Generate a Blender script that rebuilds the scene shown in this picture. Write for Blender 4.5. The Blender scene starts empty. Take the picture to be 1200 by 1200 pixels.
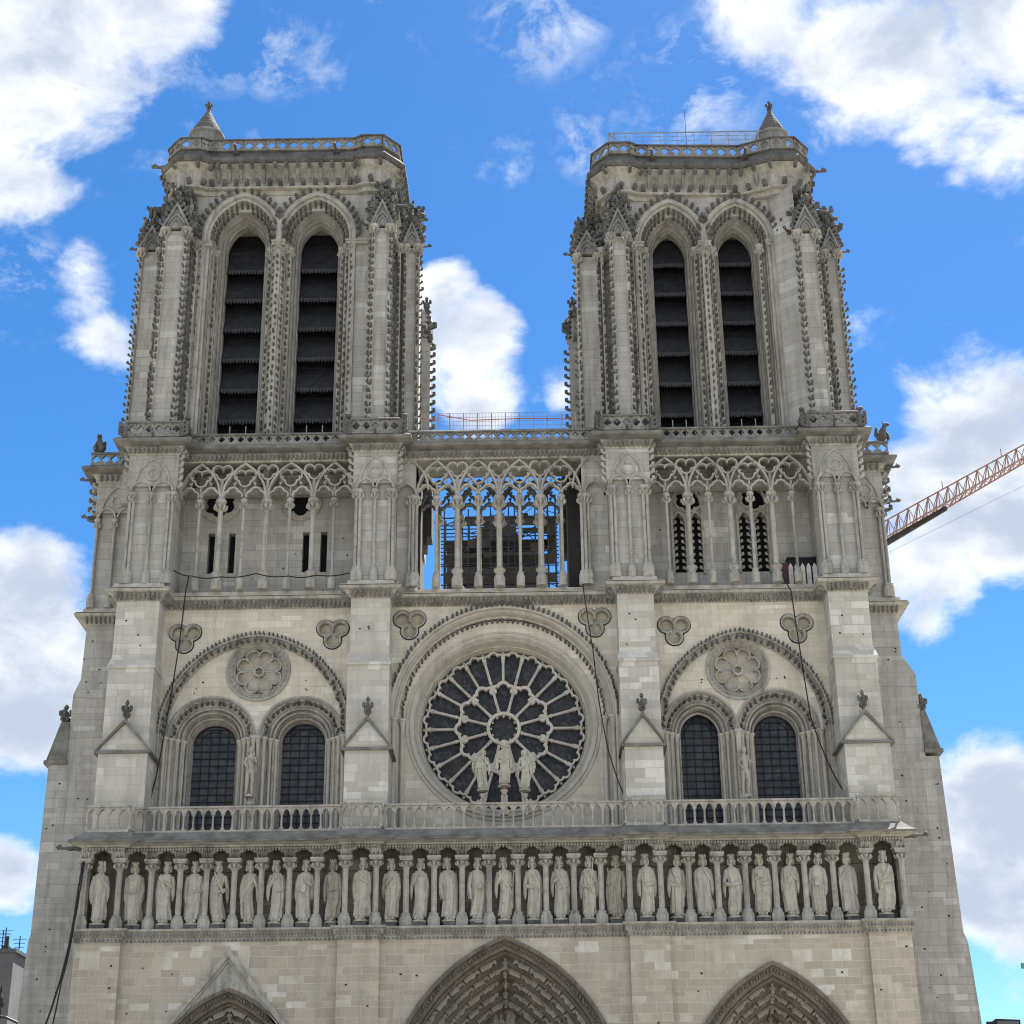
import bpy, bmesh, math, random
import numpy as np
from mathutils import Vector, Matrix
from mathutils.geometry import tessellate_polygon
PI = math.pi
rnd = random.Random(7)
S = bpy.context.scene
C = S.collection

# ------------------------------------------------------------------ camera, light, sky
CF, CTH, CYA, CRO, CD, CH = 1991.0, math.radians(23.5), math.radians(-0.331), math.radians(-0.702), 89.0, 1.6
cF = np.array([math.sin(CYA)*math.cos(CTH), math.cos(CYA)*math.cos(CTH), math.sin(CTH)])
cR0 = np.array([math.cos(CYA), -math.sin(CYA), 0.0]); cU0 = np.cross(cR0, cF)
cR = cR0*math.cos(CRO)+cU0*math.sin(CRO); cU = -cR0*math.sin(CRO)+cU0*math.cos(CRO)
def at(px, py, Y):                       # point of the plane y=Y seen at a photo pixel
    d = cF + cR*(px-600)/CF + cU*(600-py)/CF
    t = (CD+Y)/d[1]
    return float(d[0]*t), float(CH+d[2]*t)
def direction(px, py):
    d = cF + cR*(px-600)/CF + cU*(600-py)/CF
    return d/np.linalg.norm(d)
cam = bpy.data.cameras.new('camera'); co = bpy.data.objects.new('camera', cam); C.objects.link(co)
m3 = Matrix(((cR[0], cU[0], -cF[0]), (cR[1], cU[1], -cF[1]), (cR[2], cU[2], -cF[2])))
co.matrix_world = Matrix.Translation((0, -CD, CH)) @ m3.to_4x4()
cam.sensor_width = 36.0; cam.lens = 36.0*CF/1200.0; cam.clip_end = 5000; cam.clip_start = 0.5
S.camera = co

SUN_EL, SUN_AZ = math.radians(60), math.radians(30)     # azimuth from +Y towards +X: behind the facade, to the right
sd = Vector((math.sin(SUN_AZ)*math.cos(SUN_EL), math.cos(SUN_AZ)*math.cos(SUN_EL), math.sin(SUN_EL)))
sl = bpy.data.lights.new('sun', 'SUN'); sl.energy = 4.5; sl.angle = math.radians(0.5); sl.color = (1.0, 0.95, 0.86)
so = bpy.data.objects.new('sun', sl); C.objects.link(so); so.rotation_euler = (-sd).to_track_quat('-Z', 'Y').to_euler()
S.view_settings.view_transform = 'Standard'; S.view_settings.look = 'None'; S.view_settings.gamma = 1
S.view_settings.exposure = 2.0
S.cycles.pixel_filter_type = 'BLACKMAN_HARRIS'; S.cycles.filter_width = 1.1

W = bpy.data.worlds.new('World'); S.world = W; W.use_nodes = True
wn, wl = W.node_tree.nodes, W.node_tree.links
wn.clear()
def wnode(t, **k):
    n = wn.new(t)
    for a, b in k.items(): setattr(n, a, b)
    return n
def wmath(op, a, b=None, c=None, clamp=False):
    n = wnode('ShaderNodeMath', operation=op, use_clamp=clamp)
    for i, x in enumerate((a, b, c)):
        if x is None: continue
        if isinstance(x, (int, float)): n.inputs[i].default_value = x
        else: wl.new(x, n.inputs[i])
    return n.outputs[0]
sky = wnode('ShaderNodeTexSky', sky_type='NISHITA', sun_disc=False, sun_elevation=SUN_EL, sun_rotation=SUN_AZ,
            altitude=50, air_density=0.76, dust_density=0.15, ozone_density=2.5)
tc = wnode('ShaderNodeTexCoord')
dirv = tc.outputs['Generated']
# clouds: noise in direction space, gathered into the banks the sky shows  (px, py, radius px, weight)
BANKS = [(15,40,145,.98),(180,5,80,.78),(10,215,70,.8),(95,330,52,.55),(125,410,52,.62),(30,700,85,.95),(20,800,105,1.05),(0,1030,48,.85),
         (545,400,70,1.0),(565,460,62,1.0),(525,345,42,.8),(655,462,26,.72),(890,5,80,.62),
         (1040,60,115,.85),(1110,120,95,.8),(1190,30,100,1.0),(1190,165,70,.62),(1150,480,90,.9),(1120,580,95,.95),(1190,600,90,1.0),(1080,670,75,.85),(1060,560,50,.7),
         (1165,950,85,1.0),(1140,1030,75,.9),(1200,1060,60,.8),(1010,560,50,.5)]
acc = None
for (px, py, r, w) in BANKS:
    d = direction(px, py); ang = r/CF*1.25
    dp = wnode('ShaderNodeVectorMath', operation='DOT_PRODUCT'); wl.new(dirv, dp.inputs[0]); dp.inputs[1].default_value = tuple(d)
    k = 1.0/(1-math.cos(ang))
    # w * max(0, 1 - (1-dot)*k)
    v = wmath('MULTIPLY_ADD', dp.outputs['Value'], k*w, w-k*w)
    v = wmath('MAXIMUM', v, 0.0)
    acc = v if acc is None else wmath('SMOOTH_MAX', acc, v, 0.12)
def wnoise(scale, detail, rough, off=(0,0,0), dist=0.0):
    mp = wnode('ShaderNodeMapping'); wl.new(dirv, mp.inputs['Vector']); mp.inputs['Location'].default_value = off; mp.inputs['Scale'].default_value = (1,1,1.5)
    n = wnode('ShaderNodeTexNoise'); wl.new(mp.outputs[0], n.inputs['Vector'])
    n.inputs['Scale'].default_value = scale; n.inputs['Detail'].default_value = detail; n.inputs['Roughness'].default_value = rough; n.inputs['Distortion'].default_value = dist
    return n.outputs['Fac']
n1 = wnoise(13, 12, 0.61, (3.1,1.7,.3), 0.25)
n2 = wnoise(4.5, 8, 0.6, (7.3,2.2,5.1))
# cloud cover out of view, from broad noise, added to brighten the facade
dv = wnode('ShaderNodeVectorMath', operation='DOT_PRODUCT'); wl.new(dirv, dv.inputs[0]); dv.inputs[1].default_value = tuple(cF)
away = wnode('ShaderNodeMapRange', clamp=True); wl.new(dv.outputs['Value'], away.inputs[0])
for i, x in enumerate((0.84, 0.90, 1.0, 0.0)): away.inputs[i+1].default_value = x
wide = wmath('MULTIPLY', wmath('MULTIPLY', wmath('SUBTRACT', n2, 0.12), 4.0, clamp=True), away.outputs[0])
bank = wmath('MAXIMUM', acc, wide)
dens = wmath('ADD', wmath('MULTIPLY', bank, 1.25), wmath('MULTIPLY', wmath('SUBTRACT', n1, 0.5), 2.5))
mr = wnode('ShaderNodeMapRange', clamp=True, interpolation_type='SMOOTHSTEP'); wl.new(dens, mr.inputs[0])
for i, x in enumerate((0.30, 0.94, 0.0, 1.0)): mr.inputs[i+1].default_value = x
# thin wisps
wacc = None
for (px, py, r) in [(635,15,70),(810,100,75),(700,160,50),(325,65,45),(250,40,60),(655,462,30),(30,310,40),(1010,560,50)]:
    dp = wnode('ShaderNodeVectorMath', operation='DOT_PRODUCT'); wl.new(dirv, dp.inputs[0]); dp.inputs[1].default_value = tuple(direction(px, py))
    k = 1.0/(1-math.cos(r/CF*1.25)); v = wmath('MAXIMUM', wmath('MULTIPLY_ADD', dp.outputs['Value'], k, 1-k), 0.0)
    wacc = v if wacc is None else wmath('MAXIMUM', wacc, v)
n4 = wnoise(22, 9, 0.68, (5.5,.7,2.2), .3)
wm = wmath('MULTIPLY', wmath('MULTIPLY', wmath('SUBTRACT', n4, .46), 5.0, clamp=True), wmath('MULTIPLY', wacc, 1.1, clamp=True))
mask = wmath('MAXIMUM', mr.outputs[0], wmath('MULTIPLY', wm, .62))
# cloud body: thick parts a little greyer, edges bright
n3 = wnoise(16, 8, 0.55, (1.3,4.2,.9), 0.3)
sh = wnode('ShaderNodeMapRange', clamp=True, interpolation_type='SMOOTHSTEP')
wl.new(wmath('ADD', wmath('MULTIPLY', wmath('SUBTRACT', n3, .5), 1.9), wmath('MULTIPLY', dens, 0.55)), sh.inputs[0])
for i, x in enumerate((0.10, 0.95, 0.0, 1.0)): sh.inputs[i+1].default_value = x
cm = wnode('ShaderNodeMix', data_type='RGBA'); wl.new(sh.outputs[0], cm.inputs['Factor'])
cm.inputs['A'].default_value = (0.86, 0.88, 0.91, 1); cm.inputs['B'].default_value = (0.44, 0.51, 0.62, 1)
SKY_STR, CLOUD = 0.050, 0.33
hs = wnode('ShaderNodeHueSaturation'); wl.new(sky.outputs[0], hs.inputs['Color']); hs.inputs['Saturation'].default_value = 1.31
bg1 = wnode('ShaderNodeBackground'); wl.new(hs.outputs[0], bg1.inputs['Color']); bg1.inputs['Strength'].default_value = SKY_STR
bg2 = wnode('ShaderNodeBackground'); wl.new(cm.outputs['Result'], bg2.inputs['Color']); bg2.inputs['Strength'].default_value = CLOUD
mx = wnode('ShaderNodeMixShader'); wl.new(mask, mx.inputs[0]); wl.new(bg1.outputs[0], mx.inputs[1]); wl.new(bg2.outputs[0], mx.inputs[2])
wo = wnode('ShaderNodeOutputWorld'); wl.new(mx.outputs[0], wo.inputs['Surface'])

# ------------------------------------------------------------------ materials
def newmat(name):
    m = bpy.data.materials.new(name); m.use_nodes = True
    nt = m.node_tree; b = nt.nodes['Principled BSDF']
    return m, nt, b
def nn(nt, t, **k):
    n = nt.nodes.new(t)
    for a, b in k.items(): setattr(n, a, b)
    return n
def mixc(nt, fac, a, b, mode='MIX'):
    n = nn(nt, 'ShaderNodeMix', data_type='RGBA', blend_type=mode)
    for key, x in (('Factor', fac), ('A', a), ('B', b)):
        s = n.inputs[key]
        if isinstance(x, (int, float)): s.default_value = x
        elif isinstance(x, tuple): s.default_value = (*x, 1)
        else: nt.links.new(x, s)
    return n.outputs['Result']
def ramp(nt, src, lo, hi, a=0.0, b=1.0):
    n = nn(nt, 'ShaderNodeMapRange', clamp=True); nt.links.new(src, n.inputs[0])
    for i, x in enumerate((lo, hi, a, b)): n.inputs[i+1].default_value = x
    return n.outputs[0]
def tnoise(nt, vec, scale, detail=4, rough=.55):
    n = nn(nt, 'ShaderNodeTexNoise'); nt.links.new(vec, n.inputs['Vector'])
    n.inputs['Scale'].default_value = scale; n.inputs['Detail'].default_value = detail; n.inputs['Roughness'].default_value = rough
    return n.outputs['Fac']
def stone(name, base, dark, pale, mortar, row=.38, bw=1.0, brick=True, grime=.5, grimecol=(.09,.088,.085), bump=.35, palecut=.78):
    m, nt, b = newmat(name)
    geo = nn(nt, 'ShaderNodeNewGeometry'); P = geo.outputs['Position']
    sp = nn(nt, 'ShaderNodeSeparateXYZ'); nt.links.new(P, sp.inputs[0])
    st = nn(nt, 'ShaderNodeMapping'); nt.links.new(P, st.inputs['Vector']); st.inputs['Scale'].default_value = (1.0, 1.0, .13)
    streak = tnoise(nt, st.outputs[0], 1.5, 7, .65)
    big = tnoise(nt, P, .16, 4, .6)
    fine = tnoise(nt, P, 5.0, 6, .7)
    hgt = fine
    if brick:
        ad = nn(nt, 'ShaderNodeMath', operation='ADD'); nt.links.new(sp.outputs[0], ad.inputs[0]); nt.links.new(sp.outputs[1], ad.inputs[1])
        wob = nn(nt, 'ShaderNodeMath', operation='MULTIPLY_ADD'); nt.links.new(tnoise(nt, P, .5, 2), wob.inputs[0]); wob.inputs[1].default_value = .12; s1 = nn(nt, 'ShaderNodeMath', operation='SINE'); q1 = nn(nt, 'ShaderNodeMath', operation='MULTIPLY'); nt.links.new(sp.outputs[2], q1.inputs[0]); q1.inputs[1].default_value = 2.3; nt.links.new(q1.outputs[0], s1.inputs[0])
        s2 = nn(nt, 'ShaderNodeMath', operation='SINE'); q2 = nn(nt, 'ShaderNodeMath', operation='MULTIPLY'); nt.links.new(sp.outputs[2], q2.inputs[0]); q2.inputs[1].default_value = 5.1; nt.links.new(q2.outputs[0], s2.inputs[0])
        z1 = nn(nt, 'ShaderNodeMath', operation='MULTIPLY_ADD'); nt.links.new(s1.outputs[0], z1.inputs[0]); z1.inputs[1].default_value = .13; nt.links.new(sp.outputs[2], z1.inputs[2])
        z2 = nn(nt, 'ShaderNodeMath', operation='MULTIPLY_ADD'); nt.links.new(s2.outputs[0], z2.inputs[0]); z2.inputs[1].default_value = .06; nt.links.new(z1.outputs[0], z2.inputs[2])
        nt.links.new(z2.outputs[0], wob.inputs[2])
        cx = nn(nt, 'ShaderNodeCombineXYZ'); nt.links.new(ad.outputs[0], cx.inputs[0]); nt.links.new(wob.outputs[0], cx.inputs[1])
        def bt(bwid, rowh, off, c1, c2, mort):
            k = nn(nt, 'ShaderNodeTexBrick'); nt.links.new(cx.outputs[0], k.inputs['Vector'])
            k.offset = .5; k.offset_frequency = 2; k.squash = off; k.squash_frequency = 3
            k.inputs['Color1'].default_value = (*c1, 1); k.inputs['Color2'].default_value = (*c2, 1); k.inputs['Mortar'].default_value = (*mort, 1)
            k.inputs['Scale'].default_value = 1; k.inputs['Mortar Size'].default_value = .012; k.inputs['Mortar Smooth'].default_value = .3
            k.inputs['Brick Width'].default_value = bwid; k.inputs['Row Height'].default_value = rowh
            return k
        k1 = bt(bw, row, .62, (0,0,0), (1,1,1), (.5,.5,.5))
        tone = ramp(nt, k1.outputs['Color'], 0, 1)
        col = mixc(nt, tone, dark, base)
        palem = nn(nt, 'ShaderNodeMath', operation='MULTIPLY'); nt.links.new(ramp(nt, k1.outputs['Color'], palecut, palecut+.04), palem.inputs[0])
        nt.links.new(ramp(nt, tnoise(nt, P, .35, 3), .45, .62), palem.inputs[1])
        col = mixc(nt, palem.outputs[0], col, pale)
        col = mixc(nt, k1.outputs['Fac'], col, mortar)
        inv = nn(nt, 'ShaderNodeMath', operation='MULTIPLY_ADD'); nt.links.new(k1.outputs['Fac'], inv.inputs[0]); inv.inputs[1].default_value = -.5
        nt.links.new(fine, inv.inputs[2]); hgt = inv.outputs[0]
    else:
        col = mixc(nt, ramp(nt, fine, .3, .7), dark, base)
        col = mixc(nt, ramp(nt, tnoise(nt, P, 1.1, 3), .55, .75, 0, .5), col, pale)
    if not brick: col = mixc(nt, ramp(nt, tnoise(nt, P, 2.6, 6, .75), .50, .66, 0, grime*.75), col, grimecol)
    else: col = mixc(nt, ramp(nt, tnoise(nt, P, .9, 7, .7), .52, .72, 0, grime*.45), col, grimecol)
    col = mixc(nt, ramp(nt, big, .35, .7, 0, .35), col, tuple(x*.72 for x in base))
    col = mixc(nt, ramp(nt, fine, .42, .75, 0, .3), col, tuple(x*.55 for x in base))
    if brick: col = mixc(nt, ramp(nt, tnoise(nt, P, .55, 5, .7), .5, .68, 0, .35), col, tuple(x*.8+.02*i for i, x in enumerate(base)))
    st2 = nn(nt, 'ShaderNodeMapping'); nt.links.new(P, st2.inputs['Vector']); st2.inputs['Scale'].default_value = (1, 1, .05); st2.inputs['Location'].default_value = (3, 7, 1)
    col = mixc(nt, ramp(nt, tnoise(nt, st2.outputs[0], 4.5, 5, .7), .55, .74, 0, grime*.9), col, grimecol)
    g = ramp(nt, streak, .47, .72, 0, grime)
    col = mixc(nt, g, col, grimecol)
    nt.links.new(col, b.inputs['Base Color'])
    b.inputs['Roughness'].default_value = .9; b.inputs['Specular IOR Level'].default_value = .2
    bp = nn(nt, 'ShaderNodeBump'); nt.links.new(hgt, bp.inputs['Height']); bp.inputs['Strength'].default_value = bump; bp.inputs['Distance'].default_value = .03
    nt.links.new(bp.outputs[0], b.inputs['Normal'])
    return m
def plain(name, col, rough=.6, metal=0.0, col2=None, scale=2.0, spec=.4):
    m, nt, b = newmat(name)
    geo = nn(nt, 'ShaderNodeNewGeometry')
    c2 = col2 or tuple(x*.6 for x in col)
    nt.links.new(mixc(nt, ramp(nt, tnoise(nt, geo.outputs['Position'], scale, 5, .65), .35, .65), c2, col), b.inputs['Base Color'])
    b.inputs['Roughness'].default_value = rough; b.inputs['Metallic'].default_value = metal; b.inputs['Specular IOR Level'].default_value = spec
    return m
M = {}
M['buff'] = stone('stone_buff', (.53,.485,.405), (.40,.36,.295), (.70,.69,.65), (.62,.585,.51), .37, 1.0, grime=.3, grimecol=(.17,.16,.14))
M['rosewall'] = stone('stone_rose_storey', (.66,.62,.54), (.54,.50,.42), (.75,.73,.67), (.48,.45,.385), .37, 1.3, grime=.3, grimecol=(.16,.155,.14), palecut=.84)
M['pale'] = stone('stone_pale_blocks', (.58,.57,.525), (.43,.42,.375), (.69,.69,.66), (.40,.39,.36), .42, 1.15, grime=.25, grimecol=(.17,.16,.14), palecut=.7)
M['grey'] = stone('stone_grey', (.46,.455,.43), (.36,.355,.33), (.57,.57,.55), (.22,.22,.21), .45, 2.2, grime=.45)
M['side'] = stone('stone_side', (.45,.445,.425), (.35,.345,.325), (.54,.54,.53), (.25,.245,.235), .42, 1.3, grime=.5)
M['carve'] = stone('stone_carved', (.48,.47,.43), (.31,.30,.27), (.58,.575,.54), (0,0,0), brick=False, grime=.65, grimecol=(.08,.08,.075))
M['carvelight'] = stone('stone_carved_light', (.58,.56,.51), (.43,.41,.365), (.66,.65,.60), (0,0,0), brick=False, grime=.4, grimecol=(.15,.145,.13))
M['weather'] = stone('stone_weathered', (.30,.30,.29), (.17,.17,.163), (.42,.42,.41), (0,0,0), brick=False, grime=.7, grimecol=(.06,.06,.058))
M['soot_shade'] = stone('stone_soot_and_shade', (.17,.17,.165), (.07,.07,.068), (.30,.30,.29), (0,0,0), brick=False, grime=.7, grimecol=(.035,.035,.035))  # soot colour, also carrying shade of crockets, corbel niches and rear arcade
M['statue'] = stone('stone_statue', (.56,.54,.475), (.42,.40,.345), (.68,.67,.62), (0,0,0), brick=False, grime=.5, grimecol=(.14,.125,.105))
M['statuedark'] = stone('stone_statue_weathered', (.48,.45,.385), (.34,.32,.27), (.58,.56,.50), (0,0,0), brick=False, grime=.6, grimecol=(.09,.085,.075))
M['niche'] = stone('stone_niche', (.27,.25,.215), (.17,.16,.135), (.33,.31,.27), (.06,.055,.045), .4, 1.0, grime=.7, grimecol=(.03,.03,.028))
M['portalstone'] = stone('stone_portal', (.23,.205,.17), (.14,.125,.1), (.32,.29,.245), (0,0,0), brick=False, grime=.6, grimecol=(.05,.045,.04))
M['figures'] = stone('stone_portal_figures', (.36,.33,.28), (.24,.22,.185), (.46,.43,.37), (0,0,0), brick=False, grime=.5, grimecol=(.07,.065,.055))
M['green'] = plain('green_sign_paint', (.12,.32,.25), .5)
M['lead'] = plain('lead_sheet', (.10,.105,.115), .55, .3)
M['slab'] = plain('slate_grey_slab', (.22,.22,.21), .9, 0, (.11,.11,.105), 1.2, .1)
M['louvre'] = plain('louvre_slate', (.020,.023,.029), .6, 0, (.007,.008,.011), 2.2)
M['louvreedge'] = plain('louvre_lead_edge', (.045,.048,.055), .6, 0, (.02,.022,.027), 4)
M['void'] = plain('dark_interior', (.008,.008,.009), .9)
M['iron'] = plain('black_iron', (.02,.02,.022), .5, .6)
M['rubber'] = plain('black_cable', (.012,.012,.013), .6)
M['white'] = plain('white_plastic', (.75,.75,.74), .5)
M['maroon'] = plain('maroon_paint', (.07,.018,.028), .5)
M['crane'] = plain('faded_red_crane_paint', (.36,.21,.18), .8, 0, (.22,.14,.12))
M['steel'] = plain('scaffold_steel', (.06,.065,.075), .4, .7)
M['plank'] = plain('scaffold_board', (.05,.045,.04), .8)
M['roofdark'] = plain('nave_masonry_shade_tone', (.05,.05,.052), .9)  # near-black colour holds the shade that the nave lies in
M['galv'] = plain('galvanised_wire', (.35,.36,.37), .4, .7)
M['tape'] = plain('red_tape', (.55,.15,.15), .6)
M['house'] = plain('grey_render', (.12,.125,.14), .9, 0, (.08,.085,.1), .4)
M['housepale'] = plain('pale_render', (.32,.34,.38), .9, 0, (.26,.28,.32), .4)
M['ground'] = plain('grey_paving', (.27,.25,.215), .9, 0, (.2,.185,.16), .3)
M['clear'] = plain('clear_panel', (.5,.55,.55), .3); M['clear'].node_tree.nodes['Principled BSDF'].inputs['Alpha'].default_value = .22
def glassmat(name, scale, col=(.006,.008,.013), col2=(.020,.024,.034), rough=.25):
    m, nt, b = newmat(name)
    geo = nn(nt, 'ShaderNodeNewGeometry')
    v = nn(nt, 'ShaderNodeTexVoronoi'); nt.links.new(geo.outputs['Position'], v.inputs['Vector']); v.inputs['Scale'].default_value = scale
    c = mixc(nt, ramp(nt, v.outputs['Distance'], .1, .8), col, col2)
    sx = nn(nt, 'ShaderNodeSeparateColor'); nt.links.new(v.outputs['Color'], sx.inputs[0])
    c = mixc(nt, ramp(nt, sx.outputs[0], .6, 1, 0, .6), c, (.075,.085,.105))
    c = mixc(nt, ramp(nt, tnoise(nt, geo.outputs['Position'], .9, 4), .5, .7, 0, .5), c, (.06,.062,.06))
    nt.links.new(c, b.inputs['Base Color']); b.inputs['Roughness'].default_value = rough; b.inputs['Specular IOR Level'].default_value = .35
    bp = nn(nt, 'ShaderNodeBump'); nt.links.new(sx.outputs[1], bp.inputs['Height']); bp.inputs['Strength'].default_value = .3; bp.inputs['Distance'].default_value = .02
    nt.links.new(bp.outputs[0], b.inputs['Normal'])
    return m
M['roseglass'] = glassmat('rose_glass', 5.0, rough=.5)
M['glass'] = glassmat('leaded_glass', 3.0, (.008,.013,.022), (.028,.04,.062), rough=.35)

# ------------------------------------------------------------------ mesh helpers
class MB:
    def __init__(s): s.v = []; s.f = []; s.n = 0
    def add(s, V, F):
        V = np.asarray(V, float).reshape(-1, 3); n = s.n
        s.v.append(V); s.f.extend([tuple(i+n for i in f) for f in F]); s.n += len(V)
    def box(s, x0, x1, y0, y1, z0, z1):
        V = [(x,y,z) for z in (z0,z1) for y in (y0,y1) for x in (x0,x1)]
        s.add(V, [(0,2,3,1),(4,5,7,6),(0,1,5,4),(1,3,7,5),(3,2,6,7),(2,0,4,6)])
    def loft(s, loops, closed=True, caps=True):
        n = len(loops[0]); V = np.concatenate([np.asarray(l, float) for l in loops]); F = []
        m = n if closed else n-1
        for k in range(len(loops)-1):
            a, b = k*n, (k+1)*n
            for i in range(m):
                j = (i+1) % n; F.append((a+i, a+j, b+j, b+i))
        if caps and closed:
            F.append(tuple(range(n-1, -1, -1))); F.append(tuple(range((len(loops)-1)*n, len(loops)*n)))
        s.add(V, F)
    def lathe(s, prof, cx, cy, z=0, seg=12, sq=1.0, rot=0.0):
        L = []
        for r, h in prof:
            L.append([(cx+r*math.cos(rot+2*PI*i/seg), cy+r*sq*math.sin(rot+2*PI*i/seg), z+h) for i in range(seg)])
        s.loft(L)
    def tube(s, pts, r, seg=6, closed=False, caps=True):
        P = np.asarray(pts, float); n = len(P)
        rr = r if hasattr(r, '__len__') else [r]*n
        L = []; up = None
        for i in range(n):
            a = P[i-1] if (i > 0 or closed) else P[i]; b = P[(i+1) % n] if (i < n-1 or closed) else P[i]
            t = b-a; t /= (np.linalg.norm(t)+1e-9)
            if up is None:
                up = np.array([0,0,1.0]) if abs(t[2]) < .9 else np.array([0,1.0,0])
            u = np.cross(t, up); u /= (np.linalg.norm(u)+1e-9); w = np.cross(u, t); up = w
            L.append([P[i]+rr[i]*(u*math.cos(2*PI*(k+.5)/seg)+w*math.sin(2*PI*(k+.5)/seg)) for k in range(seg)])
        if closed: L.append(L[0])
        s.loft(L, True, caps and not closed)
    def inst(s, T, loc, sc=1.0, rz=0.0, mat=None):
        V, F = T
        V = V*np.asarray(sc, float)
        if mat is not None: V = V @ np.asarray(mat, float).T
        if rz:
            c, q = math.cos(rz), math.sin(rz)
            V = V @ np.array([[c,q,0],[-q,c,0],[0,0,1]])
        s.add(V+np.asarray(loc, float), F)
    def plate(s, outer, holes, y0, y1, back=False):
        loops = [list(outer)]+[list(h) for h in holes]
        flat = [p for l in loops for p in l]
        tris = tessellate_polygon([[Vector((p[0], p[1], 0)) for p in l] for l in loops])
        V = [(p[0], y0, p[1]) for p in flat]+[(p[0], y1, p[1]) for p in flat]; n = len(flat)
        F = [tuple(t) for t in tris]
        if back: F += [tuple(i+n for i in t[::-1]) for t in tris]
        k = 0
        for l in loops:
            m = len(l)
            F += [(k+i, k+(i+1) % m, n+k+(i+1) % m, n+k+i) for i in range(m)]; k += m
        s.add(V, F)
    def band(s, A, B, y0, y1, closed=True):          # strip between two 2-D paths, given depth
        y0 += rnd.uniform(-.004, .004); y1 += rnd.uniform(-.004, .004)
        n = len(A); L = [[(p[0],y0,p[1]) for p in A], [(p[0],y0,p[1]) for p in B], [(p[0],y1,p[1]) for p in B], [(p[0],y1,p[1]) for p in A]]
        L.append(L[0]); V = [q for l in L[:4] for q in l]; F = []
        m = n if closed else n-1
        for k in range(4):
            a, b = k*n, ((k+1) % 4)*n
            for i in range(m):
                j = (i+1) % n; F.append((a+i, b+i, b+j, a+j))
        if not closed: F += [(0,n,2*n,3*n), (n-1,2*n-1,3*n-1,4*n-1)]
        s.add(V, F)
    def array(s):
        return np.concatenate(s.v), list(s.f)
    def build(s, name, mat, parent=None, smooth=None):
        me = bpy.data.meshes.new(name); me.from_pydata(np.concatenate(s.v).tolist(), [], s.f); me.update()
        mats = mat if isinstance(mat, (list, tuple)) else [mat]
        for q in mats: me.materials.append(M[q])
        if smooth is not None:
            me.shade_smooth(); me.set_sharp_from_angle(angle=math.radians(smooth))
        o = bpy.data.objects.new(name, me); C.objects.link(o)
        if parent is not None: o.parent = parent
        return o
def empty(name, loc=(0,0,0)):
    o = bpy.data.objects.new(name, None); C.objects.link(o); o.location = loc; return o
def tag(o, label=None, cat=None, group=None, kind=None):
    if label: o['label'] = label
    if cat: o['category'] = cat
    if group: o['group'] = group
    if kind: o['kind'] = kind
    return o
def copyto(o, loc, parent=None, scale=None, rz=None, name=None):
    c = o.copy(); C.objects.link(c); c.location = loc; c.parent = parent or o.parent
    if scale: c.scale = scale
    if rz is not None: c.rotation_euler = (0,0,rz)
    return c
def arch(cx, zs, w, h, n=12, off=0.0):
    R = (w*w+h*h)/(2*w); cl = cx-w+R; r = R-off
    a1 = math.acos(max(-1, min(1, (cx-cl)/r)))
    A = [(cl+r*math.cos(PI+(a1-PI)*i/n), zs+r*math.sin(PI+(a1-PI)*i/n)) for i in range(n+1)]
    return A+[(2*cx-x, z) for x, z in A[-2::-1]]
def archpath(cx, z0, zs, w, h, n=12, off=0.0):
    return [(cx-w+off, z0)]+arch(cx, zs, w, h, n, off)+[(cx+w-off, z0)]
def archloft(mb, cx, z0, zs, w, h, prof, n=12):      # prof: (inward offset, y)
    mb.loft([[(x, y, z) for x, z in archpath(cx, z0, zs, w, h, n, o)] for o, y in prof], closed=False)
def circ(cx, cz, r, n=48, a0=0.0):
    return [(cx+r*math.cos(a0+2*PI*i/n), cz+r*math.sin(a0+2*PI*i/n)) for i in range(n)]
def lobed(cx, cz, cs, n=48, off=0.0, a0=0.0, a1=2*PI):   # outline of a union of circles (x,z,r rel. to centre)
    out = []; closed = abs(a1-a0-2*PI) < 1e-6
    for i in range(n):
        a = a0+(a1-a0)*i/(n if closed else n-1); u, v = math.cos(a), math.sin(a); best = .02
        for x, z, r in cs:
            r = r+off; b = u*x+v*z; q = b*b-(x*x+z*z-r*r)
            if q >= 0: best = max(best, b+math.sqrt(q))
        out.append((cx+best*u, cz+best*v))
    return out
def foils(k, R, r, a0=PI/2): return [(R*math.cos(a0+2*PI*i/k), R*math.sin(a0+2*PI*i/k), r) for i in range(k)]
def along(path, step):
    P = np.asarray(path, float); d = np.linalg.norm(np.diff(P, axis=0), axis=1); L = d.sum(); n = max(1, int(L/step)); res = []
    cum = np.concatenate([[0], np.cumsum(d)])
    for i in range(n+1):
        t = L*i/n; k = min(len(d)-1, int(np.searchsorted(cum, t, 'right')-1)); f = (t-cum[k])/d[k]
        p = P[k]+(P[k+1]-P[k])*f; tg = (P[k+1]-P[k])/d[k]; res.append((p, tg))
    return res
def offpoly(pts, off):
    n = len(pts); out = []
    area = sum(pts[i][0]*pts[(i+1) % n][1]-pts[(i+1) % n][0]*pts[i][1] for i in range(n)); sg = 1 if area > 0 else -1
    for i in range(n):
        p0, p1, p2 = (np.array(pts[j % n], float) for j in (i-1, i, i+1))
        e1 = p1-p0; e1 /= np.linalg.norm(e1); e2 = p2-p1; e2 /= np.linalg.norm(e2)
        n1 = np.array([e1[1], -e1[0]])*sg; n2 = np.array([e2[1], -e2[0]])*sg
        m = n1+n2; d = 1+n1@n2
        out.append(tuple(p1+off*m/max(d, .35)))
    return out
def planloft(mb, pts, prof):
    mb.loft([[(x, y, z) for x, y in offpoly(pts, o)] for o, z in prof])
def hooktpl():
    m = MB(); m.tube([(-.1,0,-.12),(.45,0,.0),(.85,0,.28),(.85,0,.62),(.55,0,.8)], [.34,.30,.36,.34,.16], 5); return m.array()
HOOK = hooktpl()
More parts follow.
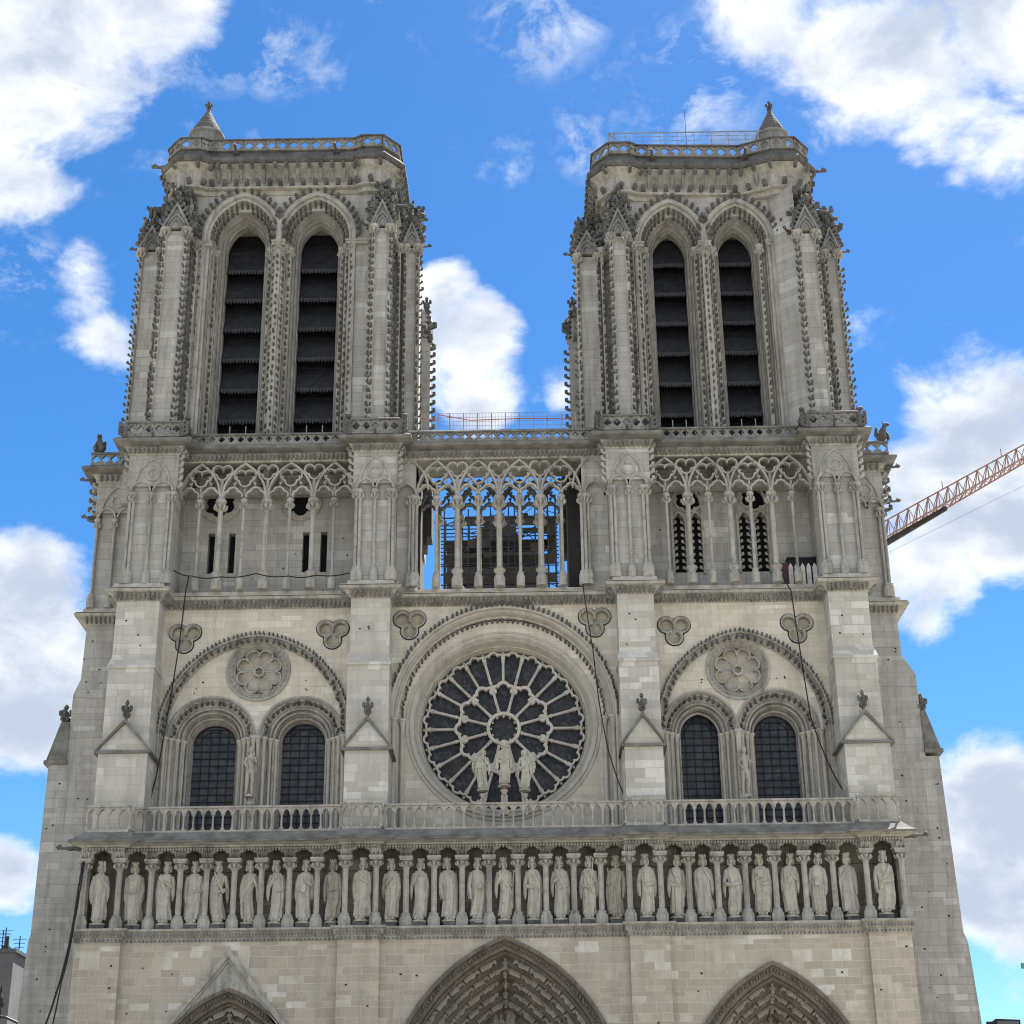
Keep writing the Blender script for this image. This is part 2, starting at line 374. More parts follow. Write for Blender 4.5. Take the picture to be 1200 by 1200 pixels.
def blobtpl(seg=6, rows=3):
    m = MB(); m.lathe([(math.sin(PI*(i+.35)/(rows+.7))*.5, -math.cos(PI*(i+.35)/(rows+.7))*.5) for i in range(rows+1)], 0, 0, 0, seg); return m.array()
BLOB = blobtpl()
def finialtpl():
    m = MB(); m.lathe([(.10,0),(.08,.3),(.17,.36),(.17,.42),(.07,.5),(.06,.78),(.14,.9),(.1,1.0),(.02,1.08)], 0, 0, 0, 6)
    for k in range(4): m.inst(HOOK, (0,0,.5), .32, k*PI/2)
    for k in range(4): m.inst(HOOK, (0,0,.2), .25, k*PI/2+.78)
    return m.array()
FINIAL = finialtpl()
def beasttpl():                                    # long gargoyle jutting towards -y
    m = MB()
    m.tube([(0,.3,-.05),(0,-.1,0),(0,-.5,.03),(0,-.8,.0),(0,-1.0,.08)], [.17,.19,.13,.10,.12], 7)
    m.tube([(0,-.95,.1),(0,-1.12,.14),(0,-1.28,.05)], [.12,.13,.05], 6)
    m.tube([(0,-.98,.0),(0,-1.2,-.06)], [.07,.03], 5)
    for q in (-1,1):
        m.tube([(q*.06,-1.0,.2),(q*.09,-1.0,.34)], [.04,.01], 4); m.tube([(q*.1,0,0),(q*.24,-.25,-.08),(q*.12,-.5,-.12)], [.09,.06,.04], 5)
        m.tube([(q*.05,0,.1),(q*.28,.1,.3),(q*.2,.25,.12)], [.04,.08,.03], 4)
    return m.array()
BEAST = beasttpl()
def chimtpl():                                     # crouching winged figure looking towards -y
    m = MB()
    m.tube([(0,.25,.05),(0,.1,.35),(0,-.05,.7),(0,-.12,.88)], [.24,.27,.2,.12], 8)
    m.tube([(0,-.1,.85),(0,-.2,.98),(0,-.38,.95),(0,-.5,.88)], [.12,.17,.12,.06], 7)
    for q in (-1,1):
        m.tube([(q*.14,-.08,.65),(q*.2,-.25,.35),(q*.17,-.3,.05)], [.08,.07,.08], 5)
        m.tube([(q*.16,.15,.15),(q*.26,-.15,.32),(q*.22,-.2,.03)], [.13,.12,.08], 6)
        m.tube([(q*.1,.1,.65),(q*.24,.28,.85),(q*.2,.36,.4),(q*.12,.3,.1)], [.05,.10,.13,.04], 5)
        m.tube([(q*.08,-.15,1.05),(q*.12,-.12,1.22)], [.04,.01], 4)
    return m.array()
CHIM = chimtpl()
def figtpl(seed):                                  # small seated/standing voussoir figure, about 1 high
    r = random.Random(seed); m = MB()
    m.tube([(0,0,0),(r.uniform(-.05,.05),-.02,.3),(r.uniform(-.06,.06),.02,.55),(0,0,.72)], [.2,.19,.2,.1], 7)
    m.tube([(0,0,.72),(0,-.02,.88),(0,0,.99)], [.08,.13,.06], 6)
    for q in (-1,1): m.tube([(q*.17,0,.62),(q*.26,-.12,.42),(q*.05,-.22,r.uniform(.35,.55))], [.07,.06,.05], 5)
    m.tube([(-.15,0,.3),(-.05,-.2,.25),(.15,-.1,.05)], [.07,.09,.05], 5)
    return m.array()
FIGS = [figtpl(i) for i in range(4)]
# ------------------------------------------------------------------ ground
g = MB(); g.v.append(np.array([(-900,-900,0),(900,-900,0),(900,1500,0),(-900,1500,0)], float)); g.f.append((0,1,2,3)); g.n = 4
tag(g.build('ground', 'ground'), kind='structure')

# ------------------------------------------------------------------ the cathedral
cath = tag(empty('cathedral', (0,0,0)), 'huge pale limestone gothic cathedral front with two square bell towers', 'cathedral')
XC = -1.17
BX = [(-23.35,-20.98), (-9.78,-7.62), (5.28,7.34), (17.58,19.78)]      # buttresses, lower part
BU = [(-23.2,-20.75), (-9.78,-7.55), (5.42,7.5), (17.45,19.72)]        # upper part
BG = [(-23.15,-20.2), (-9.85,-7.25), (5.05,7.6), (17.2,19.9)]          # gallery part
def jog(bx, yb, yw, yback, ends=0.0):
    p = [(bx[0][0], yback)]
    for i, (a, b) in enumerate(bx):
        p += [(a, yb), (b, yb)]
        if i < 3: p += [(b, yw), (bx[i+1][0], yw)]
    return p+[(bx[3][1], yback)]
def rowof(mb, T, x0, x1, y, z, step, sc, rz=-PI/2, jit=.0):
    n = max(1, int(round((x1-x0)/step)))
    for i in range(n):
        k = 1+rnd.uniform(-jit, jit)
        mb.inst(T, (x0+(i+.5)*(x1-x0)/n, y, z), np.array(sc)*k, rz)

# --- base storey walls with the three portals
w = MB()
PORT = [(-15.3, 4.35, 8.2, 5.9, 14.05), (XC, 6.2, 7.8, 8.75, 16.5), (12.55, 4.95, 7.6, 7.5, 15.0)]    # cx, half width, spring, rise
def bay(i): return BX[i][1], BX[i+1][0]
for i, (cx, hw, zs, h, _) in enumerate(PORT):
    a, b = bay(i)
    w.plate([(a, -.3), (b, -.3), (b, 16.42), (a, 16.42)], [archpath(cx, .0, zs, hw, h, 16)], .35, .9)
w.build('facade_wall', 'buff', cath)
for i, (a, b) in enumerate(BX):
    m = MB(); m.box(a, b, 0, 5.9, -.3, 16.42); bt = m.build('buttress', 'buff', cath)
def portal(cx, hw, zs, h, orders, seed):
    m = MB(); prof = [(0,.35)]; o, y = 0.0, .35
    prof += [(-.0,.16), (.10,.12), (.2,.16), (.24,.34), (.62,.5), (.66,.7)]; o, y = .66, .7
    rails = []
    for k in range(orders):
        prof += [(o+.06,y-.05), (o+.13,y+.02), (o+.14,y+.14), (o+.30,y+.42), (o+.42,y+.46)]
        rails.append((o+.27, y+.2)); o += .44; y += .5
    prof += [(o+.05,y), (o+.08,y+.35)]
    archloft(m, cx, 0, zs, hw, h, prof, 22)
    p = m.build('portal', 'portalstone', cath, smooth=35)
    f = MB()
    for k, (o2, y2) in enumerate(rails):
        pts = along(arch(cx, zs, hw, h, 40, o2), .95)
        apex = zs+h-o2
        for j, (q, tg) in enumerate(pts):
            if q[1] < zs+1: continue
            s = 1 if q[0] < cx else -1
            if abs(q[0]-cx) < .25: continue
            t3 = np.array([tg[0], 0, tg[1]])*s; n3 = np.array([-tg[1], 0, tg[0]])*s; y3 = np.array([0,1,0.0])
            n3 = n3 if n3 @ np.array([cx-q[0],0,zs-q[1]]) > 0 else -n3
            mt = np.column_stack([n3, -(y3*.7+n3*-.7), t3])
            f.inst(FIGS[(j*3+k+seed) % 4], (q[0]-t3[0]*.42, y2-.02, q[1]-t3[2]*.42), np.array((.66,.8,.90))*rnd.uniform(.85,1.12), mat=mt)
            f.inst(BLOB, (q[0]+t3[0]*.42+n3[0]*.05, y2, q[1]+t3[2]*.42+n3[2]*.05), (.30,.24,.13), mat=mt)
            f.inst(BLOB, (q[0]+t3[0]*rnd.uniform(-.3,.3), y2-.1, q[1]+t3[2]*rnd.uniform(-.3,.3)), rnd.uniform(.1,.2))
        f.inst(FIGS[k % 4], (cx, y2, apex-.62), (.5,.5,.5))
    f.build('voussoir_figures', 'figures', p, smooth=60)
    lf = MB()
    for q, tg in along(arch(cx, zs, hw, h, 40, .42), .17):
        lf.inst(HOOK, (q[0], .42, q[1]), .13+.05*rnd.random(), rnd.uniform(-2.2,-.9))
    lf.build('leaf_moulding', 'portalstone', p)
    t = MB(); ow = .66+orders*.44
    t.plate(archpath(cx, -.2, zs, hw, h, 20, ow), [], y+.3, y+.5)
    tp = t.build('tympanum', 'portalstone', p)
    dd = MB(); dd.box(cx-hw+ow+.3, cx-.06, y+.1, y+.28, 0, 6.4); dd.box(cx+.06, cx+hw-ow-.3, y+.1, y+.28, 0, 6.4); dd.build('door', 'plank', p)
    ts = MB()
    for j in range(60):
        r1 = rnd.random(); hh = rnd.uniform(.2, h-ow-.9); wmax = (hw-ow-.5)*(1-hh/(h-ow+.3))
        ts.inst(FIGS[j % 4], (cx+rnd.uniform(-wmax, wmax), y+.22, zs+hh), (.7,.7,.8))
    ts.build('relief_figures', 'figures', p, smooth=60)
    return p
pl = portal(*PORT[0][:4], 4, 0)
pc = portal(*PORT[1][:4], 5, 1)
pr = portal(*PORT[2][:4], 4, 2)
# gable over the left portal
m = MB(); cx, za = -15.36, 16.05
def gab(o): return [(cx-5.6+o*1.15, 9.2), (cx, za-o*1.55), (cx+5.6-o*1.15, 9.2)]
out = gab(0); ph = archpath(PORT[0][0], 9.2, 9.3, PORT[0][1]-.02, 4.75, 14)
m.band([(x,z) for x,z in gab(0)], [(x,z) for x,z in gab(.28)], .02, .5, closed=False)
m.band([(x,z) for x,z in gab(.28)], [(x,z) for x,z in gab(.42)], .14, .5, closed=False)
gp = gab(.42); ap = arch(PORT[0][0], PORT[0][2], PORT[0][1], PORT[0][3], 16); ap = [p for p in ap if p[1] > 9.25]
m.plate(gp+[(ap[-1][0], 9.2)]+ap[::-1]+[(ap[0][0], 9.2)], [], .22, .36)
m.build('gable', 'carve', pl)

# --- cornice under the kings, floor of the gallery
L1 = jog(BX, 0, .4, 5.9)
m = MB(); planloft(m, L1, [(0,16.38),(.06,16.42),(.10,16.5),(.10,16.62),(.2,16.68),(.22,16.9),(.34,16.97),(.34,17.08),(-.1,17.09)])
c1 = m.build('cornice', 'carve', cath)
def leafrow(mb, bx, yb, yw, z, step, sc, T=HOOK, proud=0.0, sides=True):
    for i, (a, b) in enumerate(bx):
        rowof(mb, T, a-.1, b+.1, yb-proud, z, step, sc, jit=.15)
        if i < 3: rowof(mb, T, b+proud+.05, bx[i+1][0]-proud-.05, yw-proud, z, step, sc, jit=.15)
        if sides:
            n = int((yw-yb)/step)
            for s, X in ((0, b+proud), (PI, a-proud)):
                if (i == 3 and s == 0) or (i == 0 and s == PI): n2 = 5
                else: n2 = n
                for j in range(n2): mb.inst(T, (X, yb-proud+(j+.6)*step, z), sc, s)
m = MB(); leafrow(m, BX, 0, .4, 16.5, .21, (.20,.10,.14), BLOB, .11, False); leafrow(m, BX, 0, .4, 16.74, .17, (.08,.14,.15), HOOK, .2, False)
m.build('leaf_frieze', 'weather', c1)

# --- gallery of the kings
COLX = [97,138,174,208,239,272,304,337,370,404,440,475,508,541,573,607,640,673,705,738,775,809,843,876,911,946,980,1018,1060]
CX = [at(x, 1035, 0)[0] for x in COLX]
FWD = {0,1,9,10,19,20,27,28}
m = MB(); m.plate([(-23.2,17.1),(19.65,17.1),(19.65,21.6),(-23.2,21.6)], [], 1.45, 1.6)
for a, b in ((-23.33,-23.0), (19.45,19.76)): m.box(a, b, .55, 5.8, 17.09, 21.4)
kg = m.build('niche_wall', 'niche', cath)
cm_ = MB()                                          # one column, base at origin
cm_.lathe([(.34,0),(.34,.42),(.27,.56),(.24,.60),(.26,.66),(.2,.72),(.155,.76),(.155,3.02),(.2,3.06),(.2,3.1),(.17,3.14),(.22,3.42),(.24,3.44)], 0, 0, 0, 8, rot=PI/8)
cm_.box(-.33,.33,-.33,.33,3.44,3.53); cm_.box(-.37,.37,-.37,.37,3.53,3.66)
for k in range(8): cm_.inst(HOOK, (.15*math.cos(k*PI/4), .15*math.sin(k*PI/4), 3.2), .2, k*PI/4)
col0 = cm_.build('column', 'carve', kg, smooth=40)
for i, x in enumerate(CX):
    y = .25 if i in FWD else .62
    if i == 0: col0.location = (x, y, 17.1)
    else: copyto(col0, (x, y, 17.1))
fr = MB(); lf = MB()
for i in range(28):
    x0, x1 = CX[i], CX[i+1]; fw = i in (0, 9, 19, 27); y = .05 if fw else .42; c = (x0+x1)/2; hw = (x1-x0)/2
    z0 = 20.76; cs = [(-.27,.12,.22), (.27,.12,.22), (0,.26,.27), (0,0,.36)]
    L = lobed(c, z0, cs, 49, 0, PI, 0)
    L = [(c+(x-c)*(1+(.10 if k % 2 else -.08)), z0+(z-z0)*(1+(.10 if k % 2 else -.08))) for k, (x, z) in enumerate(L)]
    fr.plate([(x0-(.2 if fw else 0), z0), (x0-(.2 if fw else 0), 21.36), (x1+(.2 if fw else 0), 21.36), (x1+(.2 if fw else 0), z0)]+[(x, max(z, z0)) for x, z in L[::-1]], [], y, y+.35)
    for s in (x0, x1):
        for k in range(5): lf.inst(HOOK, (s+(k-2)*.1, y-.02, 20.86+.05*(k % 2)), (.15,.16,.3), -PI/2)
    rowof(lf, HOOK, x0, x1, y-.05, 21.2, .16, (.14,.14,.14))
fr.build('arch_frieze', 'carve', kg); lf.build('leaf_carving', 'carve', kg)
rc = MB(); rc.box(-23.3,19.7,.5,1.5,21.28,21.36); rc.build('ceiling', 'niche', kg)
m = MB(); L2 = jog(BX, 0, .4, 5.9)
planloft(m, L2, [(0,21.33),(.12,21.36),(.16,21.44),(.5,21.5),(.62,21.52)]); c2 = m.build('cornice', 'carve', cath)
m = MB(); planloft(m, L2, [(.3,21.523),(.66,21.53),(.68,21.62),(.5,21.72),(.02,22.18),(-.2,22.2)]); m.build('sloping_slab', 'slab', c2)

# --- gargoyles at the ends of the kings' cornice
gg0 = MB(); gg0.inst(BEAST, (0,0,0), (1,1.1,1)); garg = gg0.build('gargoyle', 'soot_shade', cath, smooth=50)
garg.scale = (.75,.75,.75); garg.location = (-23.9, .6, 21.45); garg.rotation_euler = (0,0,-PI/2)
copyto(garg, (20.3,.6,21.55), rz=PI/2)

# --- balustrade of the terrace above the kings
def baluster():
    m = MB(); m.lathe([(.12,0),(.12,.1),(.065,.16),(.055,.2),(.055,.76),(.1,.84),(.13,.88),(.13,.94)], 0, 0, 0, 8); return m
first = None
RAILZ = 22.2
def balus(x0, x1, y, nb):
    global first
    m = MB(); m.box(x0, x1, y-.16, y+.16, RAILZ-.06, RAILZ+.1); st = (x1-x0)/nb
    z0 = RAILZ+1.0
    poly = [(x0, z0+.3), (x1, z0+.3), (x1, z0)]
    for i in range(nb-1, -1, -1):
        a = arch(x0+(i+.5)*st, z0-.06, st/2-.09, .27, 5); poly += [(x, max(z, z0-.02)) for x, z in a[::-1]]
    poly.append((x0, z0)); m.plate(poly, [], y-.1, y+.1, True)
    m.box(x0-.03, x1+.03, y-.17, y+.17, z0+.302, z0+.40)
    o = m.build('balustrade', 'carve', cath)
    for i in range(nb+1):
        if first is None: first = baluster().build('baluster', 'carve', o, smooth=40); first.location = (x0+i*st, y, RAILZ+.1)
        else: copyto(first, (x0+i*st, y, RAILZ+.1), parent=o)
    return o
yb, yw = .12, .62
for i, (a, b) in enumerate(BX):
    balus(a+.05, b-.05, yb, 4)
    if i < 3: balus(b+.1, BX[i+1][0]-.1, yw, (21, 24, 19)[i])
m = MB(); m.box(-23.3, 19.75, .9, 5.9, 22.16, 22.22); m.build('terrace_floor', 'slab', cath)

# --- rose storey
YW = 3.6
UP = [(-20.75,-9.78), (-7.55,5.42), (7.5,17.45)]
RZ = 29.0
def trefoil_loop(cx, cz, off=0.0): return lobed(cx, cz, [(-.42,.28,.44), (.42,.28,.44), (0,-.45,.44), (0,0,.2)], 60, off)
TREF = [at(x, y, YW) for x, y in ((217,747),(390,742),(480,731),(697,728),(790,738),(934,735))]
tw = MB(); trelief = []
for i, (a, b) in enumerate(UP):
    tl = [TREF[2*i], TREF[2*i+1]]
    if i == 1: hole = archpath(XC, 21.5, 29.35, 6.42, 6.5, 30)
    else: hole = archpath((-15.27, 12.45)[i//2], 21.5, 28.6, (5.38,4.85)[i//2], (5.75,5.55)[i//2], 24)
    tw.plate([(a, 21), (b, 21), (b, 36.05), (a, 36.05)], [hole]+[trefoil_loop(x, z) for x, z in tl], YW, YW+.5)
    for x, z in tl:
        q = MB(); lps = [(0,-.0),(.07,-.07),(.0,-.1),(-.07,-.02),(-.08,.42)]
        q.loft([[(u, YW+dy, v) for u, v in trefoil_loop(x, z, o)] for o, dy in [(.12,0)]+lps], closed=True, caps=False)
        for p_, t_ in along(trefoil_loop(x, z, -.07)+[trefoil_loop(x, z, -.07)[0]], .17): q.inst(BLOB, (p_[0], YW-.01, p_[1]), .1)
        for k in range(3):
            a_ = PI/2+2*PI*k/3; q.inst(BLOB, (x+.22*math.cos(a_), YW, z+.22*math.sin(a_)), .22)
        r_ = q.build('trefoil_relief', 'carve', cath)
        q = MB(); q.plate(trefoil_loop(x, z, .05), [], YW+.4, YW+.5); q.build('back_panel', 'rosewall', r_)
tw.build('rose_storey_wall', 'rosewall', cath)

# buttresses of the rose storey, stepped, each with a gabled front block
def gabled(i):
    a, b = BU[i]; la, lb = (-23.25,-9.8,5.45,17.4)[i], (-20.55,-7.4,7.55,19.9)[i]
    m = MB()
    m.box(a, b, 2.0, YW+2.2, 22, 36.0)                                   # upper stage
    a2, b2 = a-.06, b+.06
    m.loft([[(a2,1.6,z0),(b2,1.6,z0),(b2,YW+2,z0),(a2,YW+2,z0)] for z0 in (22,31.75)]+[[(a2-.08,1.5,31.8),(b2+.08,1.5,31.8),(b2+.08,YW+2,31.8),(a2-.08,YW+2,31.8)],
            [(a2-.08,1.5,31.9),(b2+.08,1.5,31.9),(b2+.08,YW+2,31.9),(a2-.08,YW+2,31.9)], [(a,1.99,32.6),(b,1.99,32.6),(b,YW+2,32.6),(a,YW+2,32.6)]])
    o = m.build('buttress', 'pale', cath)
    m = MB(); m.box(la, lb, 1.0, 3.4, 22, 26.95)
    m.build('front_block', 'pale', o)
    c = (la+lb)/2; m = MB(); zt = 28.55
    m.loft([[(la-.0,yy,26.96),(lb+.0,yy,26.96),(c,yy,zt-.15)] for yy in (1.02, 2.2)])
    gf = m.build('gable', 'pale', o)
    m = MB(); ov = .16
    A = [(la-ov-.05, 26.86), (c, zt+.12), (lb+ov+.05, 26.86)]; B = [(la-ov-.05, 26.70), (c, zt-.14), (lb+ov+.05, 26.70)]
    m.band(A, B, .86, 3.6, closed=False)
    m.loft([[(la-ov,.86,26.7),(lb+ov,.86,26.7),(lb+ov,3.5,26.7),(la-ov,3.5,26.7)], [(la-ov,.86,26.86),(lb+ov,.86,26.86),(lb+ov,3.5,26.86),(la-ov,3.5,26.86)]])
    m.build('gable_roof', 'slab', o)
    m = MB(); m.inst(FINIAL, (c, 1.1, zt+.05), (.85,.85,1.1)); m.build('finial', 'soot_shade', o)
    m = MB()
    for k in range(3): m.box(la-.01, lb+.01, .70+k*.1, 1.0, 22.2, 23.6-k*.12+.5*0) if k == 0 else None
    return o
for i in range(4): gabled(i)

# rose window
rose = MB()
def circloft(mb, cx, cz, prof, n=72): mb.loft([[(x, y, z) for x, z in circ(cx, cz, r, n)] for r, y in prof], closed=True, caps=False)
# tympanum round the rose inside the outer arch
ty = MB(); ty.plate(archpath(XC, 21.6, 29.3, 5.95, 5.95, 30), [circ(XC, RZ, 5.36, 72)], 4.25, 4.5); ty.build('rose_surround', 'rosewall', cath)
m = MB(); archloft(m, XC, 21.6, 29.35, 6.42, 6.5, [(-.12,3.6),(-.12,3.5),(0,3.45),(.08,3.52),(.1,3.75),(.2,3.78),(.3,3.72),(.36,3.85),(.38,4.1),(.5,4.12),(.52,4.3)], 30)
oa = m.build('rose_arch', 'carvelight', cath, smooth=35)
m = MB()
for q, tg in along(arch(XC, 29.35, 6.42, 6.5, 60, -.08), .30): m.inst(HOOK, (q[0], 3.5, q[1]), .22, rnd.uniform(-1.9,-1.2))
for q, tg in along(arch(XC, 29.35, 6.42, 6.5, 60, .27), .26): m.inst(BLOB, (q[0], 3.9, q[1]), (.17,.2,.17))
m.build('leaf_moulding', 'soot_shade', oa)
circloft(rose, XC, RZ, [(5.37,4.25),(5.33,4.12),(5.26,4.12),(5.2,4.3),(5.1,4.34),(5.02,4.28),(4.96,4.5),(4.85,4.9),(4.8,5.05),(4.72,5.0),(4.68,5.15),(4.66,5.55)])
for r_, y_, t_ in ((4.88,4.86,.07),(5.06,4.42,.08),(5.22,4.2,.05),(5.52,4.24,.06)):
    rose.tube([(x, y_, z) for x, z in circ(XC, RZ, r_, 72)], t_, 6, closed=True)
rw = rose.build('rose_window', 'carvelight', cath, smooth=30)
m = MB()
for q, tg in along(arch(XC, 29.35, 6.42, 6.5, 60, .68), .3): m.inst(HOOK, (q[0], 4.22, q[1]), (.2,.2,.2), rnd.uniform(-1.9,-1.2))
m.build('leaf_moulding', 'soot_shade', rw)
m = MB()
def pol(r, a): return (XC+r*math.cos(a), RZ+r*math.sin(a))
Y0, Y1 = 5.02, 5.32
for k in range(24):
    a = PI/2+k*PI/12
    p0, p1 = pol(2.72 if k % 2 == 0 else 2.5, a), pol(4.1, a); m.tube([(p0[0],Y0+.1,p0[1]),(p1[0],Y0+.1,p1[1])], .085, 6)
    for r_, s_ in ((2.82,.12),(4.05,.12)):
        q = pol(r_, a); m.inst(BLOB, (q[0], Y0+.1, q[1]), (s_*2,s_*2,s_*2))
    ac = a+PI/24
    # petal head: union of three circles, opening upwards from the column heads
    cs0 = [(-.35,.10,.21), (.35,.10,.21), (0,.27,.21)]
    u = np.array([math.cos(ac), math.sin(ac)]); v = np.array([-u[1], u[0]]); c0 = np.array(pol(4.08, ac))
    L_ = lambda off: [tuple(c0+v*(-x)+u*z) for x, z in lobed(0, 0, cs0, 31, off, 0, PI)]
    m.band(L_(-.01), L_(.105), Y0, Y1, closed=False)
for k in range(12):
    a = PI/2+PI/12+k*PI/6
    p0, p1 = pol(.98, a), pol(2.2, a); m.tube([(p0[0],Y0+.1,p0[1]),(p1[0],Y0+.1,p1[1])], .085, 6)
    for r_ in (1.06, 2.12): q = pol(r_, a); m.inst(BLOB, (q[0], Y0+.1, q[1]), .25)
    ac = a+PI/12
    cs0 = [(-.36,.14,.27), (.36,.14,.27), (0,.37,.26)]
    u = np.array([math.cos(ac), math.sin(ac)]); v = np.array([-u[1], u[0]]); c0 = np.array(pol(2.05, ac))
    L_ = lambda off: [tuple(c0+v*(-x)+u*z) for x, z in lobed(0, 0, cs0, 33, off, 0, PI)]
    m.band(L_(-.01), L_(.155), Y0-.03, Y1, closed=False)
m.band(circ(XC,RZ,.98,40), circ(XC,RZ,.80,40), Y0-.05, Y1)
for k in range(12):
    q = pol(2.34, PI/2+PI/12+k*PI/6); m.inst(BLOB, (q[0],Y0+.12,q[1]), (.5,.34,.5))
for k in range(24):
    q = pol(4.55, PI/2+k*PI/12); m.inst(BLOB, (q[0],Y0+.16,q[1]), (.2,.2,.2))
for k in range(12): q = pol(.74, k*PI/6); m.inst(BLOB, (q[0],Y0+.1,q[1]), .17)
m.build('tracery', 'carvelight', rw)
m = MB(); m.plate(circ(XC,RZ,4.7,72), [], 5.42, 5.5); m.build('glass', 'roseglass', rw)
# slim shafts either side of the rose
shaft = MB(); shaft.lathe([(.2,0),(.2,.3),(.12,.4),(.12,6.6),(.16,6.66),(.13,6.7),(.2,6.95),(.26,7.0),(.26,7.12)], 0, 0, 0, 10)
sh0 = shaft.build('shaft', 'carvelight', oa, smooth=40); sh0.location = (XC-6.2, 3.75, 22.2)
for x in (XC-5.72, XC+5.72, XC+6.2): copyto(sh0, (x, 3.75 if abs(x-XC) > 6 else 4.05, 22.2))

# side bays of the rose storey
def sidebay(cx, hw, rise, w1, w2, rc):
    m = MB(); archloft(m, cx, 21.6, 28.6, hw, rise, [(-.12,3.6),(-.12,3.5),(0,3.46),(.08,3.54),(.1,3.68),(.2,3.7),(.3,3.64),(.4,3.78),(.42,3.95)], 26)
    o = m.build('bay_arch', 'carve', cath, smooth=35)
    m = MB()
    for q, tg in along(arch(cx, 28.6, hw, rise, 50, -.05), .26): m.inst(HOOK, (q[0], 3.46, q[1]), .16, rnd.uniform(-1.9,-1.2))
    for q, tg in along(arch(cx, 28.6, hw, rise, 50, .31), .36): m.inst(HOOK, (q[0], 3.68, q[1]), (.26,.24,.2), rnd.uniform(-2.1,-1.0))
    m.build('leaf_moulding', 'soot_shade', o)
    zs = 28.35
    ty = MB(); ty.plate(archpath(cx, 21.65, 28.6, hw-.4, rise-.4, 24), [archpath(x_, 21.8, zs, h_, r_, 16) for x_, h_, r_ in (w1, w2)]+[circ(rc[0], rc[1], 1.72, 40)], 3.94, 4.3)
    ty.build('bay_wall', 'rosewall', cath)
    for x_, h_, r_ in (w1, w2):
        m = MB(); D_ = h_-1.22
        prof = [(-.1,3.95),(-.1,3.86),(0,3.8),(.08,3.9),(.1,4.05),(.16,4.1),(.46,4.32),(.5,4.3),(.58,4.3),(.6,4.5),(.7,4.52),(.78,4.46),(.84,4.6),(.86,4.8),(D_-.12,5.1),(D_,5.3),(D_,5.5)]
        archloft(m, x_, 21.8, zs, h_, r_, prof, 18)
        for o_, y_, t_ in ((.14,4.02,.06),(.56,4.26,.07),(.76,4.42,.07),(.98,4.82,.08)):
            m.tube([(x, y_, z) for x, z in archpath(x_, 22, zs, h_, r_, 16, o_)], t_, 6)
        wo_ = m.build('window', 'carve', cath, smooth=35)
        m = MB()
        for q, tg in along(arch(x_, zs, h_, r_, 40, .3), .33): m.inst(HOOK, (q[0], 4.16, q[1]), (.24,.24,.2), rnd.uniform(-2.1,-1.0))
        m.build('leaf_moulding', 'soot_shade', wo_)
        m = MB(); m.plate(archpath(x_, 21.9, zs, h_, r_, 16, D_-.05), [], 5.44, 5.5); m.build('glass', 'glass', wo_)
        m = MB(); R_ = 1.22
        for k in (-1.5,-.5,.5,1.5): m.box(x_+k*.5-.022, x_+k*.5+.022, 5.38, 5.42, 22, zs+r_-D_-.25)
        for k in range(17): 
            z = 22.5+k*.42; hx = R_ if z < zs else R_*math.sqrt(max(0.02, 1-((z-zs)/(r_-D_+.12))**2)); m.box(x_-hx, x_+hx, 5.36, 5.40, z-.022, z+.022)
        m.tube([(x, 5.4, z) for x, z in arch(x_, zs, h_, r_, 16, D_+.05)], .04, 4)
        m.tube([(x, 5.4, z) for x, z in arch(x_, zs, h_, r_, 16, D_+.38)], .025, 4)
        m.build('window_bars', 'iron', wo_)
    # shafts with capitals
    def shafts(x0, dirn, n):
        for k in range(n):
            c = copyto(sh0, (x0+dirn*k*.3, 3.7+k*.3, 22.2), parent=o); c.scale = (.85,.85,.865)
    shafts(w1[0]-w1[1]-.1, 1, 4); shafts(w2[0]+w2[1]+.1, -1, 4)
    mid = (w1[0]+w1[1]+w2[0]-w2[1])/2
    shafts(w1[0]+w1[1]+.02, -1, 4); shafts(w2[0]-w2[1]-.02, 1, 4)
    # blind rose
    m = MB(); X, Z = rc
    m.loft([[(x, y, z) for x, z in circ(X, Z, r, 48)] for r, y in [(1.86,3.94),(1.84,3.84),(1.72,3.82),(1.66,3.95),(1.5,4.05),(1.42,3.98),(1.34,4.1),(1.34,4.62)]], closed=True, caps=False)
    r = m.build('blind_rose', 'carve', cath, smooth=35)
    m = MB()
    for k in range(8):
        a = PI/2+k*PI/4+(PI/8)*0; u = np.array([math.cos(a), math.sin(a)])
        if k % 1 == 0: m.tube([(X+.3*u[0],4.16,Z+.3*u[1]),(X+.92*u[0],4.16,Z+.92*u[1])], .05, 6)
        ac = a+PI/8; u = np.array([math.cos(ac), math.sin(ac)]); v = np.array([-u[1],u[0]]); c0 = np.array([X,Z])+u*.98
        L_ = lambda off: [tuple(c0-v*x+u*z) for x, z in lobed(0, 0, [(-.0,.0,.30),(-.12,.05,.22),(.12,.05,.22)], 21, off, -.4, PI+.4)]
        m.band(L_(0), L_(.075), 4.08, 4.40, closed=False)
    m.band(lobed(X,Z,foils(6,.12,.09),36), circ(X,Z,.33,36), 4.05, 4.40)
    for k in range(32): m.inst(BLOB, (X+1.58*math.cos(k*PI/16),3.98,Z+1.58*math.sin(k*PI/16)), .15)
    m.build('tracery', 'carve', r)
    m = MB(); m.plate(circ(X,Z,1.45,40), [], 4.58, 4.65); m.build('back_panel', 'rosewall', r)
    # bracket of the statue
    m = MB(); m.lathe([(.08,0),(.12,.1),(.12,.5),(.2,.6),(.3,.72),(.3,.9)], mid, 3.3, 23.6, 8); m.box(mid-.2,mid+.2,3.4,4.0,22.2,27.0); m.build('bracket', 'carve', o)
    return mid
mL = sidebay(-15.27, 5.38, 5.75, (-17.72,2.45,2.35), (-12.62,2.35,2.3), at(303,786,3.95))
